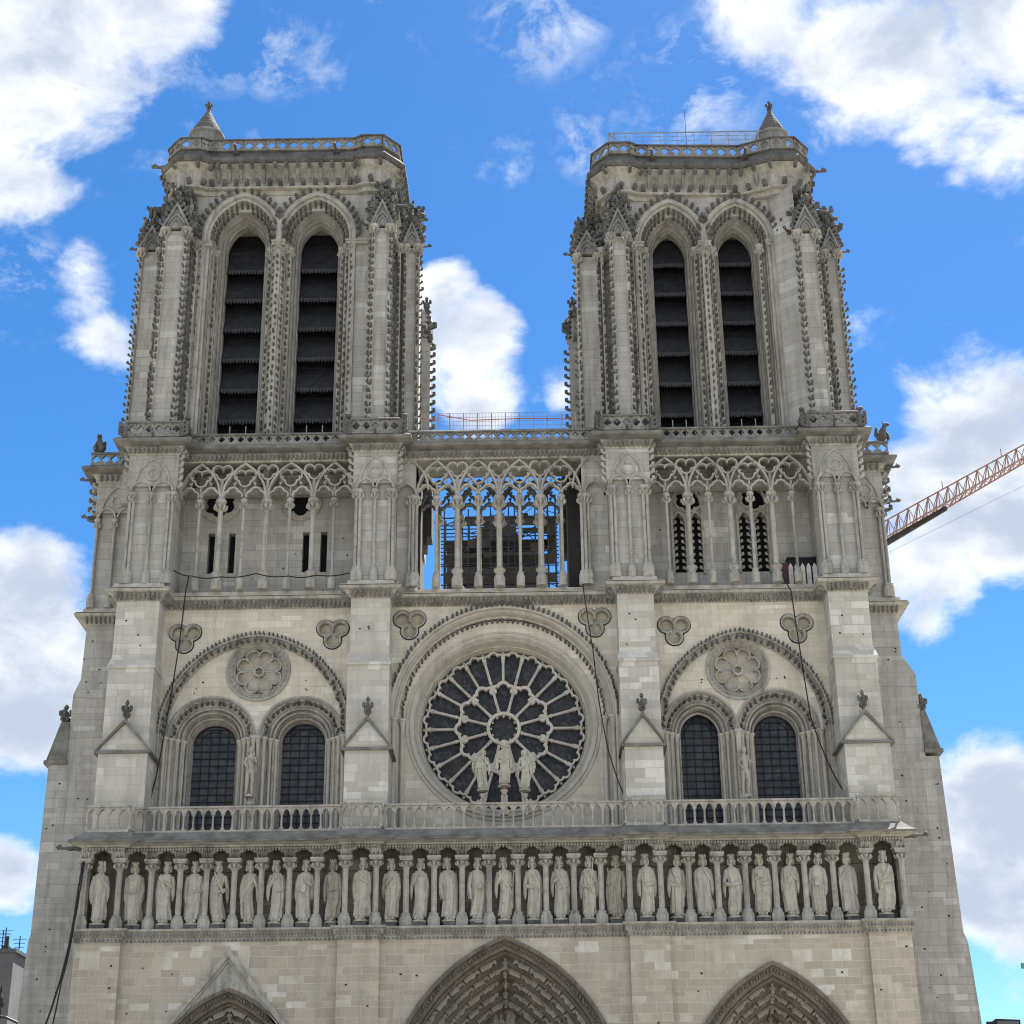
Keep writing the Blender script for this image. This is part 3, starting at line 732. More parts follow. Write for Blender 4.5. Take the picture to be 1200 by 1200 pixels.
mR = sidebay(12.45, 4.85, 5.55, (9.95,2.12,2.3), (14.3,2.3,2.35), at(865,784,3.95))

# --- tower bodies behind the facade wall (solid masses of the lower storeys) and side buttresses
def sidebutt(sx, xs):
    # xs: list of (z, x outer) from ground up; front plane y=6
    m = MB(); xi = -22 if sx < 0 else 18.4
    def loop(x, z, y=6.0): return [(xi,y,z),(x,y,z),(x,y+8,z),(xi,y+8,z)]
    m.loft([loop(x, z) for z, x in xs])
    return m.build('side_buttress', 'side', cath)
sL = sidebutt(-1, [(-.3,-28.6),(12,-27.75),(17.6,-27.5),(17.9,-27.4),(27.5,-27.35),(27.5,-26.35),(31.2,-26.32),(31.7,-26.3),(32.6,-25.95),(37.4,-25.85)])
sR = sidebutt(1, [(-.3,25.2),(12,24.4),(16.8,24.15),(17.4,23.95),(27.3,23.72),(27.3,22.95),(32.2,22.9),(33.4,22.2),(37.4,22.15)])
for s, o, X in ((-1, sL, -26.9), (1, sR, 23.35)):
    m = MB(); a = X-.52*s*-1; lo, hi = (-27.6,-26.3) if s < 0 else (22.9,23.97)
    m.box(lo, hi, 5.8, 14.2, 27.5, 27.72)
    ins = (-27.5,-26.83,-26.33) if s < 0 else (23.86,23.2,22.93)
    m.loft([[(x, y, z) for x, z in ((ins[0],27.72),(ins[2],27.72),(ins[2],30.0),(ins[1],30.0))] for y in (5.9,14)])
    m.build('sloping_cap', 'slab', o)
    m = MB(); m.inst(FINIAL, (ins[1]+.15*s*-1, 6.2, 29.9), 1.15); m.build('finial', 'soot_shade', o)
m = MB(); m.box(-24.2, 20.6, 5.95, 17, -.2, 21); m.box(-23.4,-7,5.52,16,21,45); m.box(4.6,20,5.52,16,21,45); m.box(-8,6,5.6,9,21,36)
m.build('inner_masonry', 'side', cath)
m = MB(); m.box(-25.4,-23.2, 6.02,14,20,37.0); m.box(19.9,21.6,6.02,14,20,37.0); m.build('side_wall', 'side', cath)
m = MB()
for (px, py, Y) in [(85,1085,5.98),(118,1106,.0)]: pass

# --- cornice of the big gallery, floor
L3 = jog(BU, 2.0, 3.6, 14)
L3 = [(-25.9,14),(-25.9,6.0),(-23.2,6.0)]+L3[1:-1]+[(19.72,6.0),(22.2,6.0),(22.2,14)]
m = MB(); planloft(m, L3, [(0,35.93),(.08,35.96),(.12,36.06),(.26,36.14),(.38,36.3),(.62,36.36),(.66,36.5),(.5,36.58)]); c3 = m.build('cornice', 'carve', cath)
m = MB(); planloft(m, L3, [(.60,36.583),(.6,36.61),(.25,36.74),(.22,36.95),(-.3,36.96)]); m.build('gallery_floor', 'carvelight', c3)
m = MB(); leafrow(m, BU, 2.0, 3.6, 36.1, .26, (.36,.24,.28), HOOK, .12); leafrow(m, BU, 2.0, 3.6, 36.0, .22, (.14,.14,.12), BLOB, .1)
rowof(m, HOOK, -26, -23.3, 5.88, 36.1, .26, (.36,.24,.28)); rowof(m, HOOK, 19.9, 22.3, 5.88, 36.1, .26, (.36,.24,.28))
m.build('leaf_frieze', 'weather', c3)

# --- the big gallery: walls behind, clustered buttresses, columns, tracery
GZ, CAPZ, TOPZ = 36.95, 42.75, 45.1
YG = 3.05
gw = MB()
def roundel(cx, cz, r=.95): return lobed(cx, cz, foils(6, r*.6, r*.42), 48)
def rect(x0, x1, z0, z1): return [(x0,z0),(x1,z0),(x1,z1),(x0,z1)]
slx = [at(x, 650, 4.9)[0] for x in (247,271,358,379)]
slz = (at(258,672,4.9)[1], at(258,625,4.9)[1])
rds = [at(258,590,4.9), at(353,588,4.9)]
gw.plate(rect(-20.9,-9.0,36.2,46.0), [rect(x-.2,x+.2,slz[0],slz[1]) for x in slx]+[roundel(x, z) for x, z in rds], 4.9, 5.5)
gwl = gw.build('gallery_wall', 'grey', cath); gw = MB()
lan = [at(x, 630, 4.9)[0] for x in (796,816,873,893)]
lz0, lz1 = at(805,671,4.9)[1], at(805,606,4.9)[1]
tws = [at(806,585,4.9), at(883,583,4.9)]
holes = [archpath(x, lz0, lz1-.5, .36, .75, 8) for x in lan]+[roundel(x, z, .78) for x, z in tws]
gw.plate(rect(6.9,18.0,36.2,46.0), holes, 4.9, 5.5)
gwo = gw.build('gallery_wall', 'grey', cath)
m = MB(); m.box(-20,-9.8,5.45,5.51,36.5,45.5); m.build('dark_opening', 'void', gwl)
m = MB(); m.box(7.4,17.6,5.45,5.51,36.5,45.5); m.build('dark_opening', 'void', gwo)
for x, z in rds:
    m = MB()
    m.band(roundel(x, z), circ(x, z, 1.28, 48), 4.78, 4.95)
    for k in range(14): m.inst(BLOB, (x+1.16*math.cos(k*PI/7), 4.78, z+1.16*math.sin(k*PI/7)), .17)
    m.build('roundel_frame', 'carve', gwl)
for i, (x, z) in enumerate(tws):
    m = MB()
    m.band(roundel(x, z, .78), circ(x, z, .93, 48), 4.8, 5.0)
    xm = (lan[2*i]+lan[2*i+1])/2
    m.band([(a, b) for a, b in archpath(xm, lz0-.1, lz1+.5, .98, 1.9, 10)], [(a, b) for a, b in archpath(xm, lz0-.1, lz1+.5, .98, 1.9, 10, .14)], 4.74, 5.0, closed=False)
    for x2 in (lan[2*i], lan[2*i+1]):
        m.band(archpath(x2, lz0, lz1-.5, .36, .75, 8, -.1), archpath(x2, lz0, lz1-.5, .36, .75, 8), 4.78, 5.0, closed=False)
        for s in (-1, 1):
            for k in range(9): m.inst(HOOK, (x2+s*.40, 4.95, lz0+.25+k*.42), (.26,.2,.22), PI if s > 0 else 0)
    m.build('window_tracery', 'carve', gwo)
# piers of the buttresses in the gallery and their flat blind arches
def pier(a, b, yf, yb, nb, name='gallery_pier', mat='grey', z1=45.12):
    m = MB(); m.box(a+.12, b-.12, yf+.25, yb, 36.5, z1); m.box(a+.0, b-.0, yf, yb-.01, CAPZ+.35, z1-.005)
    o = m.build(name, mat, cath)
    c = (a+b)/2; hw = (b-a)/2
    m = MB(); z0 = CAPZ+.02
    for k in (-1, 1):
        x = c+k*hw*.44; m.band(arch(x, z0, hw*.40, .62, 8, -.03), arch(x, z0, hw*.40, .62, 8, .07), yf-.1, yf+.27, closed=False)
        m.plate([(x-hw*.5,z0),(x-hw*.5,z0+.9),(x+hw*.5,z0+.9),(x+hw*.5,z0)]+arch(x, z0, hw*.38, .6, 8)[::-1], [], yf+.004, yf+.27)
    m.band(arch(c, z0+.35, hw*.72, 1.75, 10, -.02), arch(c, z0+.35, hw*.72, 1.75, 10, .09), yf-.1, yf+.1, closed=False)
    m.band(circ(c, z0+1.08, .44, 24), circ(c, z0+1.08, .30, 24), yf-.08, yf+.1)
    for X_ in (a, b):
        for k in range(5): m.inst(HOOK, (X_, yf+.1, z0+.3+k*.45), .30, PI+.5 if X_ == a else -.5)
    m.build('blind_tracery', 'carve', o)
    return o
tall = MB(); tall.lathe([(.25,0),(.25,.62),(.17,.78),(.2,.84),(.12,.92),(.095,.96),(.095,5.12),(.13,5.15),(.1,5.2),(.14,5.52),(.17,5.55),(.23,5.62),(.235,5.72),(.17,5.8)], 0, 0, 0, 10)
for k in range(8): tall.inst(HOOK, (.1*math.cos(k*PI/4), .1*math.sin(k*PI/4), 5.25), (.17,.17,.24), k*PI/4)
big = MB(); big.lathe([(.33,0),(.33,.55),(.22,.75),(.34,.95),(.36,1.02),(.22,1.15),(.165,1.2),(.155,4.98),(.2,5.0),(.17,5.05),(.22,5.44),(.27,5.48),(.33,5.55),(.33,5.67),(.24,5.8)], 0, 0, 0, 12)
for k in range(8): big.inst(HOOK, (.16*math.cos(k*PI/4), .16*math.sin(k*PI/4), 5.12), (.24,.24,.3), k*PI/4)
thin0 = big0 = None
def colat(x, y, bigc, z=GZ, parent=None, sc=None):
    global thin0, big0
    if bigc:
        if big0 is None: big0 = big.build('column', 'carve', cath, smooth=40); big0.location = (x,y,z); return big0
        return copyto(big0, (x,y,z), parent=parent or cath, scale=sc)
    if thin0 is None: thin0 = tall.build('column', 'carve', cath, smooth=40); thin0.location = (x,y,z); return thin0
    return copyto(thin0, (x,y,z), parent=parent or cath, scale=sc)
for i, (a, b) in enumerate(BG):
    o = pier(a, b, 1.85, 5.5, 2); c = (a+b)/2
    for x in (a+.22, a+.44, c, b-.44, b-.22): copyto_ = colat(x, 1.92 if x != c else 1.95, False)
# outer wings of the gallery
for a, b in ((-25.95,-23.3), (19.95,22.1)):
    o = pier(a, b, 5.7, 14, 2)
    for x in ((a+.2, a+1.25) if a < 0 else (b-.4, b-.18)): colat(x, 5.78, False)
# half bays next to the central opening
ex0, ex1 = at(487,620,YG)[0], at(683,620,YG)[0]
for a, b, s in ((BG[1][1], ex0-.1, 1), (ex1+.1, BG[2][0], -1)):
    m = MB(); m.box(a-.1, b+.1, YG+.25, 5.4, 36.5, 45.12); m.box(a-.1, b+.1, YG-.05, 5.39, CAPZ+1.1, 45.115)
    c = (a+b)/2; o = m.build('gallery_pier', 'grey', cath); m = MB()
    m.plate([(a-.1,CAPZ),(a-.1,CAPZ+1.2),(b+.1,CAPZ+1.2),(b+.1,CAPZ)]+arch(c, CAPZ, .55, .75, 8)[::-1], [], YG-.047, YG+.27)
    m.band(arch(c, CAPZ, .6, .8, 8, -.05), arch(c, CAPZ, .6, .8, 8, .06), YG-.16, YG+.27, closed=False)
    cz = c+.75*s
    m.band([p for p in arch(c+.3*s, CAPZ+.4, 1.0, 1.85, 10, -.05)], [p for p in arch(c+.3*s, CAPZ+.4, 1.0, 1.85, 10, .06)], YG-.15, YG+.1, closed=False)
    m.build('blind_tracery', 'carve', o)
    for dx in (-.2, 0, .2): colat((b-.05 if s > 0 else a+.05)+dx, YG-.02-.08*(dx == 0), False)
# tracery unit two pitches wide
def tracery(x0, x1, y, mat='carve', depth=.34, solid=False):
    c = (x0+x1)/2; hw = (x1-x0)/2; z0 = CAPZ; m = MB()
    H = TOPZ-z0-.04
    A = [(x,z) for x,z in arch(c, z0, hw, H, 14, -.0)]; B = arch(c, z0, hw, H, 14, .125)
    m.band(A, B, y-.12, y+depth, closed=False)
    for s in (-1, 1):
        xc = c+s*hw*.5
        cs = [(-.26,.12,.24), (.26,.12,.24), (0,.34,.26)]
        L0 = lobed(xc, z0+.05, cs, 31, 0, PI, 0); L1_ = lobed(xc, z0+.05, cs, 31, .105, PI, 0)
        m.band(L1_, L0, y-.08, y+depth-.05, closed=False)
    # openwork heart-shaped eye
    zc = z0+1.38
    cs = [(-.30,.12,.30), (.30,.12,.30), (0,-.25,.30)]
    m.band(lobed(c, zc, cs, 48, .09), lobed(c, zc, cs, 48, 0), y-.04, y+depth-.05)
    m.inst(BLOB, (c, y, zc+.36), .2); m.tube([(c,y+.1,z0+.05),(c,y+.1,zc-.6)], .07, 4)
    for s in (-1, 1):
        m.tube([(c+s*hw*.5,y+.1,z0+.7),(c+s*.5,y+.1,zc-.2)], .055, 4); m.tube([(c+s*hw*.72,y+.1,z0+.75),(c+s*hw*.5,y+.1,z0+.72)], .05, 4)
        for k in range(3): m.inst(BLOB, (c+s*(.62-.12*k), y-.02, z0+.95+.42*k), .17)
    return m.build('arcade_tracery', mat, cath)
def spandrel(x, y, mat='carve'):
    z = TOPZ-.62; m = MB()
    cs = [(-.28,.1,.26), (.28,.1,.26), (0,-.22,.26)]
    m.band(lobed(x, z, cs, 48, .10), lobed(x, z, cs, 48, 0), y-.08, y+.28)
    m.tube([(x,y+.05,CAPZ-.05),(x,y+.02,z-.5)], .11, 6)
    return m.build('spandrel_tracery', mat, cath)
UN = [[(207,257),(257,311),(311,366),(366,415)], [(487,536),(536,585),(585,634),(634,683)], [(757,808),(808,857),(857,907),(907,956)]]
for gi, us in enumerate(UN):
    for k, (p, q) in enumerate(us):
        x0, x1 = at(p,620,YG)[0], at(q,620,YG)[0]
        tracery(x0, x1, YG); colat((x0+x1)/2, YG+.08, False)
        if k > 0: colat(x0, YG+.05, True); spandrel(x0, YG)
        if gi == 1:
            tracery(x0, x1, 5.9, 'soot_shade'); colat((x0+x1)/2, 6.0, False);  # rear copy in darker stone, gallery shade put into its colour
            if k > 0: colat(x0, 6.0, True); spandrel(x0, 5.9, 'soot_shade')
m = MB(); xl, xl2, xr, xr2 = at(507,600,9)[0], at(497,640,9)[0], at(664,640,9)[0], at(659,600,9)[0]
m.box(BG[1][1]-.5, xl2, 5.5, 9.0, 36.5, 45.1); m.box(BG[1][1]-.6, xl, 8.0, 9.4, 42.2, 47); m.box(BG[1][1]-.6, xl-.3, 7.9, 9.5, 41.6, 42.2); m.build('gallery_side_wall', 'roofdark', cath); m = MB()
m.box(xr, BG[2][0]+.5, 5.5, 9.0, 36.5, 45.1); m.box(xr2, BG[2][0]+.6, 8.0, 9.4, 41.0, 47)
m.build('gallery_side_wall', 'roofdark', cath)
# --- cornice, slab and openwork balustrade on top of the gallery
L4 = jog(BG, 1.85, 3.05, 14)
L4 = [(-25.95,14),(-25.95,5.7),(-23.15,5.7)]+L4[1:-1]+[(19.9,5.7),(22.1,5.7),(22.1,14),(5.4,14),(5.4,5.6),(-8.0,5.6),(-8.0,14)]
m = MB(); planloft(m, L4, [(-.3,TOPZ-.02),(.06,TOPZ-.01),(.1,45.16),(.1,45.3),(.2,45.42),(.24,45.56),(.3,45.58)]); c4 = m.build('cornice', 'carve', cath)
m = MB(); planloft(m, L4, [(.3,45.582),(.78,45.66),(.86,45.72),(.86,45.86),(.8,45.9),(.7,46.0),(-.5,46.02)]); m.build('overhanging_slab', 'slab', c4)
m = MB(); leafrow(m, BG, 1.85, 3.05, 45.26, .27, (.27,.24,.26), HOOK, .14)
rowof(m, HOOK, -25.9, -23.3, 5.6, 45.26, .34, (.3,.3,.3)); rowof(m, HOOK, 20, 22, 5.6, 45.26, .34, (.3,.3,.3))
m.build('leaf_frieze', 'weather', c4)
# quatrefoil openwork strip
def openwork(x0, x1, y, z0, z1, parent, mat='weather', pitch=.56, top='slab', ang=None):
    m = MB(); n = max(2, int(round((x1-x0)/pitch))); st = (x1-x0)/n; zc = (z0+z1)/2; hh = (z1-z0)/2
    for i in range(n):
        c = x0+(i+.5)*st; q = lobed(c, zc, foils(4, min(st,2*hh)*.23, min(st,2*hh)*.205), 24, 0, PI/4, 2*PI+PI/4-1e-4)
        sq = []
        for k, (x, z) in enumerate(q):
            a = PI/4+2*PI*k/24; u, v = math.cos(a), math.sin(a); t = min(st/2/max(abs(u),1e-6), hh/max(abs(v),1e-6)); sq.append((c+u*t, zc+v*t))
        m.band(sq, q, y-.09, y+.09)
    m.box(x0-.02, x1+.02, y-.15, y+.15, z0-.12, z0+.002)
    o = m.build('balustrade', mat, parent)
    m = MB(); m.loft([[(x0-.05,y-.2,z1),(x1+.05,y-.2,z1),(x1+.05,y+.2,z1),(x0-.05,y+.2,z1)], [(x0-.05,y-.2,z1+.09),(x1+.05,y-.2,z1+.09),(x1+.05,y+.2,z1+.09),(x0-.05,y+.2,z1+.09)], [(x0,y-.08,z1+.17),(x1,y-.08,z1+.17),(x1,y+.08,z1+.17),(x0,y+.08,z1+.17)]])
    m.build('coping', top, o)
    return o
ZB0, ZB1 = 46.12, 46.72
chim0 = MB(); chim0.inst(CHIM, (0,0,0), 1.0); chim0 = chim0.build('gargoyle', 'soot_shade', cath, smooth=50); chim0.location = (-25.9,5.1,46.9)
sg = MB(); sg.inst(BEAST, (0,.3,0), (.7,.6,.8)); sg0 = sg.build('gargoyle', 'soot_shade', cath, smooth=50)
for i, (a, b) in enumerate(BG):
    o = openwork(a-.12, b+.12, 1.25, ZB0, ZB1+.16, cath)
    m = MB()
    for X_, s in ((a-.2, -1), (b+.2, 1)):
        m.box(X_-.12, X_+.12, 1.0, 1.4, 45.95, 46.85)
        for k in range(3): m.inst(HOOK, (X_, 1.1, 46.1+k*.28), .38, 0 if s > 0 else PI)
        m.box(X_-.1, X_+.1, 1.4, 2.4, 45.98, 46.75)
    m.build('corner_block', 'soot_shade', o)
    if i == 0: sg0.location = ((a+b)/2, 1.25, 46.0)
    else: copyto(sg0, ((a+b)/2, 1.25, 46.0))
    if i < 3: openwork(b+.35, BG[i+1][0]-.35, 2.5, ZB0, ZB1-.14, cath)
    for X_, s in ((a-.25, -1), (b+.25, 1)):
        if (i, s) != (0, -1): copyto(chim0, (X_, 1.9, 46.45), rz=s*.6)
openwork(-26.3,-24.0,5.1,ZB0,ZB1,cath); openwork(20.6,22.5,5.1,ZB0,ZB1,cath); copyto(chim0, (22.3,5.1,46.95), rz=.8)
for X_, z, rz in ((-26.4,45.4,-PI/2),(-26.1,42.9,-PI/2),(22.6,45.5,PI/2),(22.4,43.2,PI/2)): copyto(garg, (X_+.3*(1 if X_ < 0 else -1), 5.9, z), rz=rz)
m = MB()
for X_, s in ((-26.0,-1),(22.15,1)):
    for k in range(5): m.inst(HOOK, (X_, 5.75, 42.6+k*.6), .38, 0 if s > 0 else PI)
m.build('crockets', 'soot_shade', cath)
m = MB(); m.box(BG[1][0], BG[2][1], 3.3, 6.5, 45.6, 45.9); m.build('terrace_floor', 'slab', cath)
# nave behind
m = MB()
def N3(px, py): return at(px, py, 26)
pa, pb_, pc_, pd_ = N3(574,607), N3(590,607), N3(612,632), N3(556,632)
m.loft([[(pd_[0],y,20),(pc_[0],y,20),(pc_[0],y,pc_[1]),(pb_[0],y,pb_[1]),(pa[0],y,pa[1]),(pd_[0],y,pd_[1])] for y in (26,70)])
bl, br = N3(524,641), N3(630,641); m.box(bl[0], br[0], 25.4, 40, 20, bl[1]); e0, e1 = N3(541,617), N3(630,609); m.box(e0[0], e1[0], 25.2, 25.9, e0[1], e1[1])
m.box(-13,10,26.2,70,20,38)
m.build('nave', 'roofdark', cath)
# ------------------------------------------------------------------ towers
def crockcol(m, x, y, z0, z1, r=.1, s=.2, step=.62, dirs=(-PI/2,), seg=6, k_=None):
    m.lathe([(r,0),(r,z1-z0)], x, y, z0, seg)
    k = 0; z = z0+.3
    while z < z1-.2:
        for d in dirs: (rnd.random() > .03) and (k_ or m).inst(HOOK, (x+r*.8*math.cos(d), y+r*.8*math.sin(d), z+rnd.uniform(-.04,.04)), np.array((s,s*.9,s))*rnd.uniform(.75,1.15), d+rnd.uniform(-.25,.25))
        z += step; k += 1
def cap(m, x, y, z, r=.2):
    m.lathe([(r*.8,-.45),(r*.7,-.35),(r*1.1,-.05),(r*1.35,0),(r*1.5,.04),(r*1.5,.16),(r*1.2,.2)], x, y, z, 8)
    for k in range(8): m.inst(HOOK, (x+r*.6*math.cos(k*PI/4), y+r*.6*math.sin(k*PI/4), z-.35), r, k*PI/4)
def gabletop(m, soot_shade, a, b, yf, z, h, fin=1.0):
    c = (a+b)/2; hw = (b-a)/2
    m.plate([(a,z),(b,z),(c,z+h)], [arch(c, z+.02, hw*.55, .75, 6)[:]] if False else [], yf-.02, yf+.9, True)
    m.band(arch(c, z, hw*.7, .95, 8, -.04), arch(c, z, hw*.7, .95, 8, .07), yf-.14, yf+.1, closed=False)
    m.band(arch(c, z, hw*.45, .6, 8, -.03), arch(c, z, hw*.45, .6, 8, .05), yf-.1, yf+.1, closed=False)
    m.band([(a-.1,z+.05),(c,z+h+.15),(b+.1,z+.05)], [(a+.08,z+.05),(c,z+h-.2),(b-.08,z+.05)], yf-.18, yf+.9, closed=False)
    for s in (-1, 1):
        for k in range(5):
            t = (k+.6)/5.2; soot_shade.inst(HOOK, (c+s*hw*(1-t), yf-.05, z+h*t+.05), .36, (0 if s > 0 else PI))
    soot_shade.inst(FINIAL, (c, yf+.1, z+h-.1), (1.15*fin,1.15*fin,1.1*fin))
def tower(p):
    X = p['x']; z0 = 45.8; zc = p['zc']; dz = p['dz']
    (A0, A1), (R0_, R1_) = p['A']; (Lb0, Lb1), (Rb0, Rb1) = p['B']; ops = p['ops']
    yA, yW, yB = 2.6, 4.2, 5.0
    zs_ = 65.15+dz
    # front wall with the two belfry arches
    b = MB(); hs = [archpath(c, 44.0, 61.75+dz, hw, ri, 16) for c, hw, ri, _ in ops]
    wr = p.get('wr', R0_)
    b.plate([(A1,43.5),(wr,43.5),(wr,zs_+.1),(A1,zs_+.1)], hs, yW, yW+.5)
    # buttresses
    for (a, c_) in ((A0, A1), (R0_, R1_)): b.box(a+.1, c_-.1, yA+.14, yW+3, 43.5, 61.3+dz)
    for (a, c_) in ((Lb0, Lb1), (Rb0, Rb1)): b.box(a+.1, c_-.1, yB+.14, yB+3.2, 43.5, 61.3+dz); b.box(a+.1, c_-.1, 13, 16, 43.5, 61.3+dz)
    if 'wr' in p: b.loft([[(wr,yW,z),(R0_+.12,yA+.35,z),(R0_+.12,yW+3,z),(wr,yW+3,z)] for z in (43.5,zs_+.1)])
    # core: sides and back, hollow box open only to the front
    cl, cr = A0+.25, R1_-.25
    b.box(Lb0+.75, A1-.02, yB+.7, 15.6, 43.6, 61.2+dz); b.box(R0_+.02, Rb1-.55, yB+.7, 15.6, 43.6, 61.2+dz)
    b.box(cl, A1, yW+.02, 16.6, 43.5, zs_+.1); b.box(R0_, cr, yW+.9, 16.6, 43.5, zs_+.1); b.box(A1-.1, R0_+.1, 16, 16.59, 43.5, zs_+.09)
    b.box(A1-.05, R0_+.05, yW+.5, 16.2, zs_-1.2, zs_+.05)
    t = b.build('tower', 'grey', cath)
    # belfry arches
    for c, hw, ri, ow in ops:
        m = MB(); prof = [(-.28,yW),(-.26,yW-.16),(-.1,yW-.2),(0,yW-.12),(.02,yW+.05),(.1,yW+.02),(.2,yW+.1),(.24,yW+.3)]
        o, y = .24, yW+.3; n = 5; tot = hw-ow-.24
        for k in range(n):
            d = tot/n; prof += [(o+d*.12,y-.1),(o+d*.38,y-.12),(o+d*.52,y-.02),(o+d*.56,y+.26),(o+d*.72,y+.34),(o+d*.76,y+.2),(o+d,y+.24)]; o += d; y += .31
        prof += [(o,y+.5)]
        archloft(m, c, 44.2, 61.75+dz, hw, ri, prof, 20)
        ba = m.build('belfry_arch', 'carve', t, smooth=30)
        hb = MB(); hb.band(arch(c, 61.75+dz, hw, ri, 24, -.42), arch(c, 61.75+dz, hw, ri, 24, -.27), yW-.1, yW+.1, closed=False); hb.build('hood_mould', 'weather', t)
        s = MB()
        for q, tg in along(arch(c, 61.75+dz, hw, ri, 40, -.34), .46):
            s.inst(HOOK, (q[0], yW-.05, q[1]), (.36,.36,.30), math.atan2(-1.0, (q[0]-c)*.35))
        for oo, yy in ((.36,yW+.36),(.36+tot/4,yW+.7)):
            for q, tg in along(arch(c, 61.75+dz, hw, ri, 40, oo), .36): s.inst(HOOK, (q[0], yy, q[1]), .24, -PI/2)
        s.build('hood_crockets', 'soot_shade', t)
    # louvres
        m = MB(); ed_ = MB(); k = 0; z = 47.0
        while z < 61.5+dz:
            hx = ow+.1; zt = z+2.15
            nT = 13; top = [(c-hx, yW+3.0, zt+.6), (c+hx, yW+3.0, zt+.6)]
            bot = []
            for i in range(nT*2+1):
                xx = c-hx+2*hx*i/(nT*2); bot.append((xx, yW+1.95, z+(rnd.uniform(-.06,.05) if i % 2 else rnd.uniform(.14,.30))))
            V = top+bot; F = [(0,1)+tuple(range(len(V)-1, 1, -1))]
            V2 = [(x, y+.08, zz) for x, y, zz in V]; m.add(V, F); m.add(V2, F)
            for q in (.3,.55,.8): m.box(c-hx, c+hx, yW+1.92+q*1.05, yW+1.96+q*1.05, z+q*2.7+.0, z+q*2.7+.05)
            for i in range(nT): xx = c-hx+2*hx*(i+.5)/nT; ed_.add([(xx-.1,yW+1.9,z+.34),(xx+.1,yW+1.9,z+.34),(xx+.05,yW+1.88,z+rnd.uniform(-.02,.08)),(xx-.05,yW+1.88,z+rnd.uniform(-.02,.08))],[(0,1,2,3)])
            z += 2.18
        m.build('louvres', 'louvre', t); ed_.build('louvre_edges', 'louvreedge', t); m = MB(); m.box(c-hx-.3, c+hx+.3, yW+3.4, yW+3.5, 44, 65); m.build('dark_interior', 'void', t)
        m = MB()
        for i in range(5): m.box(c-ow, c+ow, yW+1.8, yW+1.82, 46.2+i*.5, 46.22+i*.5)
        for xx in (c-ow*.3, c+ow*.5): m.box(xx-.03, xx+.03, yW+1.78, yW+1.83, 45.9, 49.0)
        m.build('safety_net', 'galv', t)
    # crocketed shafts on the buttresses, jambs and central pier
    m = MB(); ck = MB(); cc = 61.3+dz
    for a, c_ in ((A0, A1), (R0_, R1_)):
        for xx in (a+.13, c_-.13):
            crockcol(m, xx, yA+.12, z0, cc-.3, .15, .23, .5, (-PI/2,-PI/2+.9*(1 if xx > (a+c_)/2 else -1)), k_=ck); cap(m, xx, yA+.12, cc, .24)
            crockcol(m, xx+(.0), yA+.75, z0, cc-.3, .12, .23, .5, (0 if xx > (a+c_)/2 else PI,), k_=ck)
    for a, c_ in ((Lb0, Lb1), (Rb0, Rb1)):
        for xx in (a+.13, c_-.13):
            crockcol(m, xx, yB+.12, z0, cc-.3, .15, .23, .5, (-PI/2, 0 if xx > (a+c_)/2 else PI), k_=ck); cap(m, xx, yB+.12, cc, .24)
    xs = p['cols']
    for xx, yy in xs:
        crockcol(m, xx, yy, z0, 60.7+dz*.6, .12, .22, .5, k_=ck); cap(m, xx, yy, 61.05+dz*.6, .2)
    m.build('shafts', 'carve', t, smooth=40); ck.build('crockets', 'soot_shade', t)  # crocket colour is soot plus the shade of their undersides
    # impost mouldings
    m = MB()
    for (x0, x1) in p['imp']: zi = 61.05+dz*.6; m.box(x0, x1, yW-.2, yW+.3, zi-.05, zi+.17); m.box(x0-.04, x1+.04, yW-.26, yW+.3, zi+.172, zi+.29)
    for a, c_ in ((A0, A1), (R0_, R1_)): m.box(a-.15, c_+.15, yA+.5, yW+2.9, 61.1+dz, 61.32+dz)
    m.build('impost', 'carve', t)
    # gables, pinnacles and beasts that crown the buttresses
    m = MB(); s = MB()
    for (a, c_, yf, hh) in ((A0,A1,yA,1.75),(R0_,R1_,yA,1.75),(Lb0,Lb1,yB,1.6),(Rb0,Rb1,yB,1.6)):
        gabletop(m, s, a, c_, yf, cc+.15, hh, .85)
        for xx in (a, c_):
            m.lathe([(.22,0),(.2,1.2),(.27,1.25),(.1,1.7),(.06,2.1)], xx, yf+.9, cc+.2, 8); s.inst(FINIAL, (xx, yf+.9, cc+1.6), .8)
            for k in range(6): s.inst(HOOK, (xx, yf+.6, cc+.3+k*.35), .34, rnd.uniform(0, 2*PI))
        m.loft([[(a,yf+.5,cc),(c_,yf+.5,cc),(c_,yf+2.4,cc),(a,yf+2.4,cc)],[(a+.2,yf+.6,cc+1.2),(c_-.2,yf+.6,cc+1.2),(c_-.2,yf+2.4,cc+1.6),(a+.2,yf+2.4,cc+1.6)],[(a+.6,yf+1.4,cc+2.6),(c_-.6,yf+1.4,cc+2.6),(c_-.6,yf+2.6,cc+2.9),(a+.6,yf+2.6,cc+2.9)]])
        for k in range(30): s.inst(HOOK, (rnd.uniform(a-.2, c_+.2), yf+rnd.uniform(.1,1.5), cc+rnd.uniform(.9,3.3)), rnd.uniform(.25,.5), rnd.uniform(0,2*PI))
        for k in range(26): u_ = rnd.random(); s.inst(HOOK, ((a+c_)/2+rnd.uniform(-.7,.7)*(1-.5*u_), yf+.7+rnd.uniform(.0,.9), cc+2.4+1.5*u_), rnd.uniform(.22,.42), rnd.uniform(0,2*PI))
        for k in range(3): m.inst(FIGS[k], (a+(c_-a)*(.05+.45*k), yf+.5, cc+1.2+.5*(k == 1)), (.8,.8,1.5))
    m.build('buttress_gable', 'weather', t); s.build('crockets_and_finials', 'soot_shade', t, smooth=50)
    def beast(x, y, z, rz, sc): 
        q = copyto(garg, (x,y,z), parent=t, rz=rz); q.scale = (sc,sc,sc)
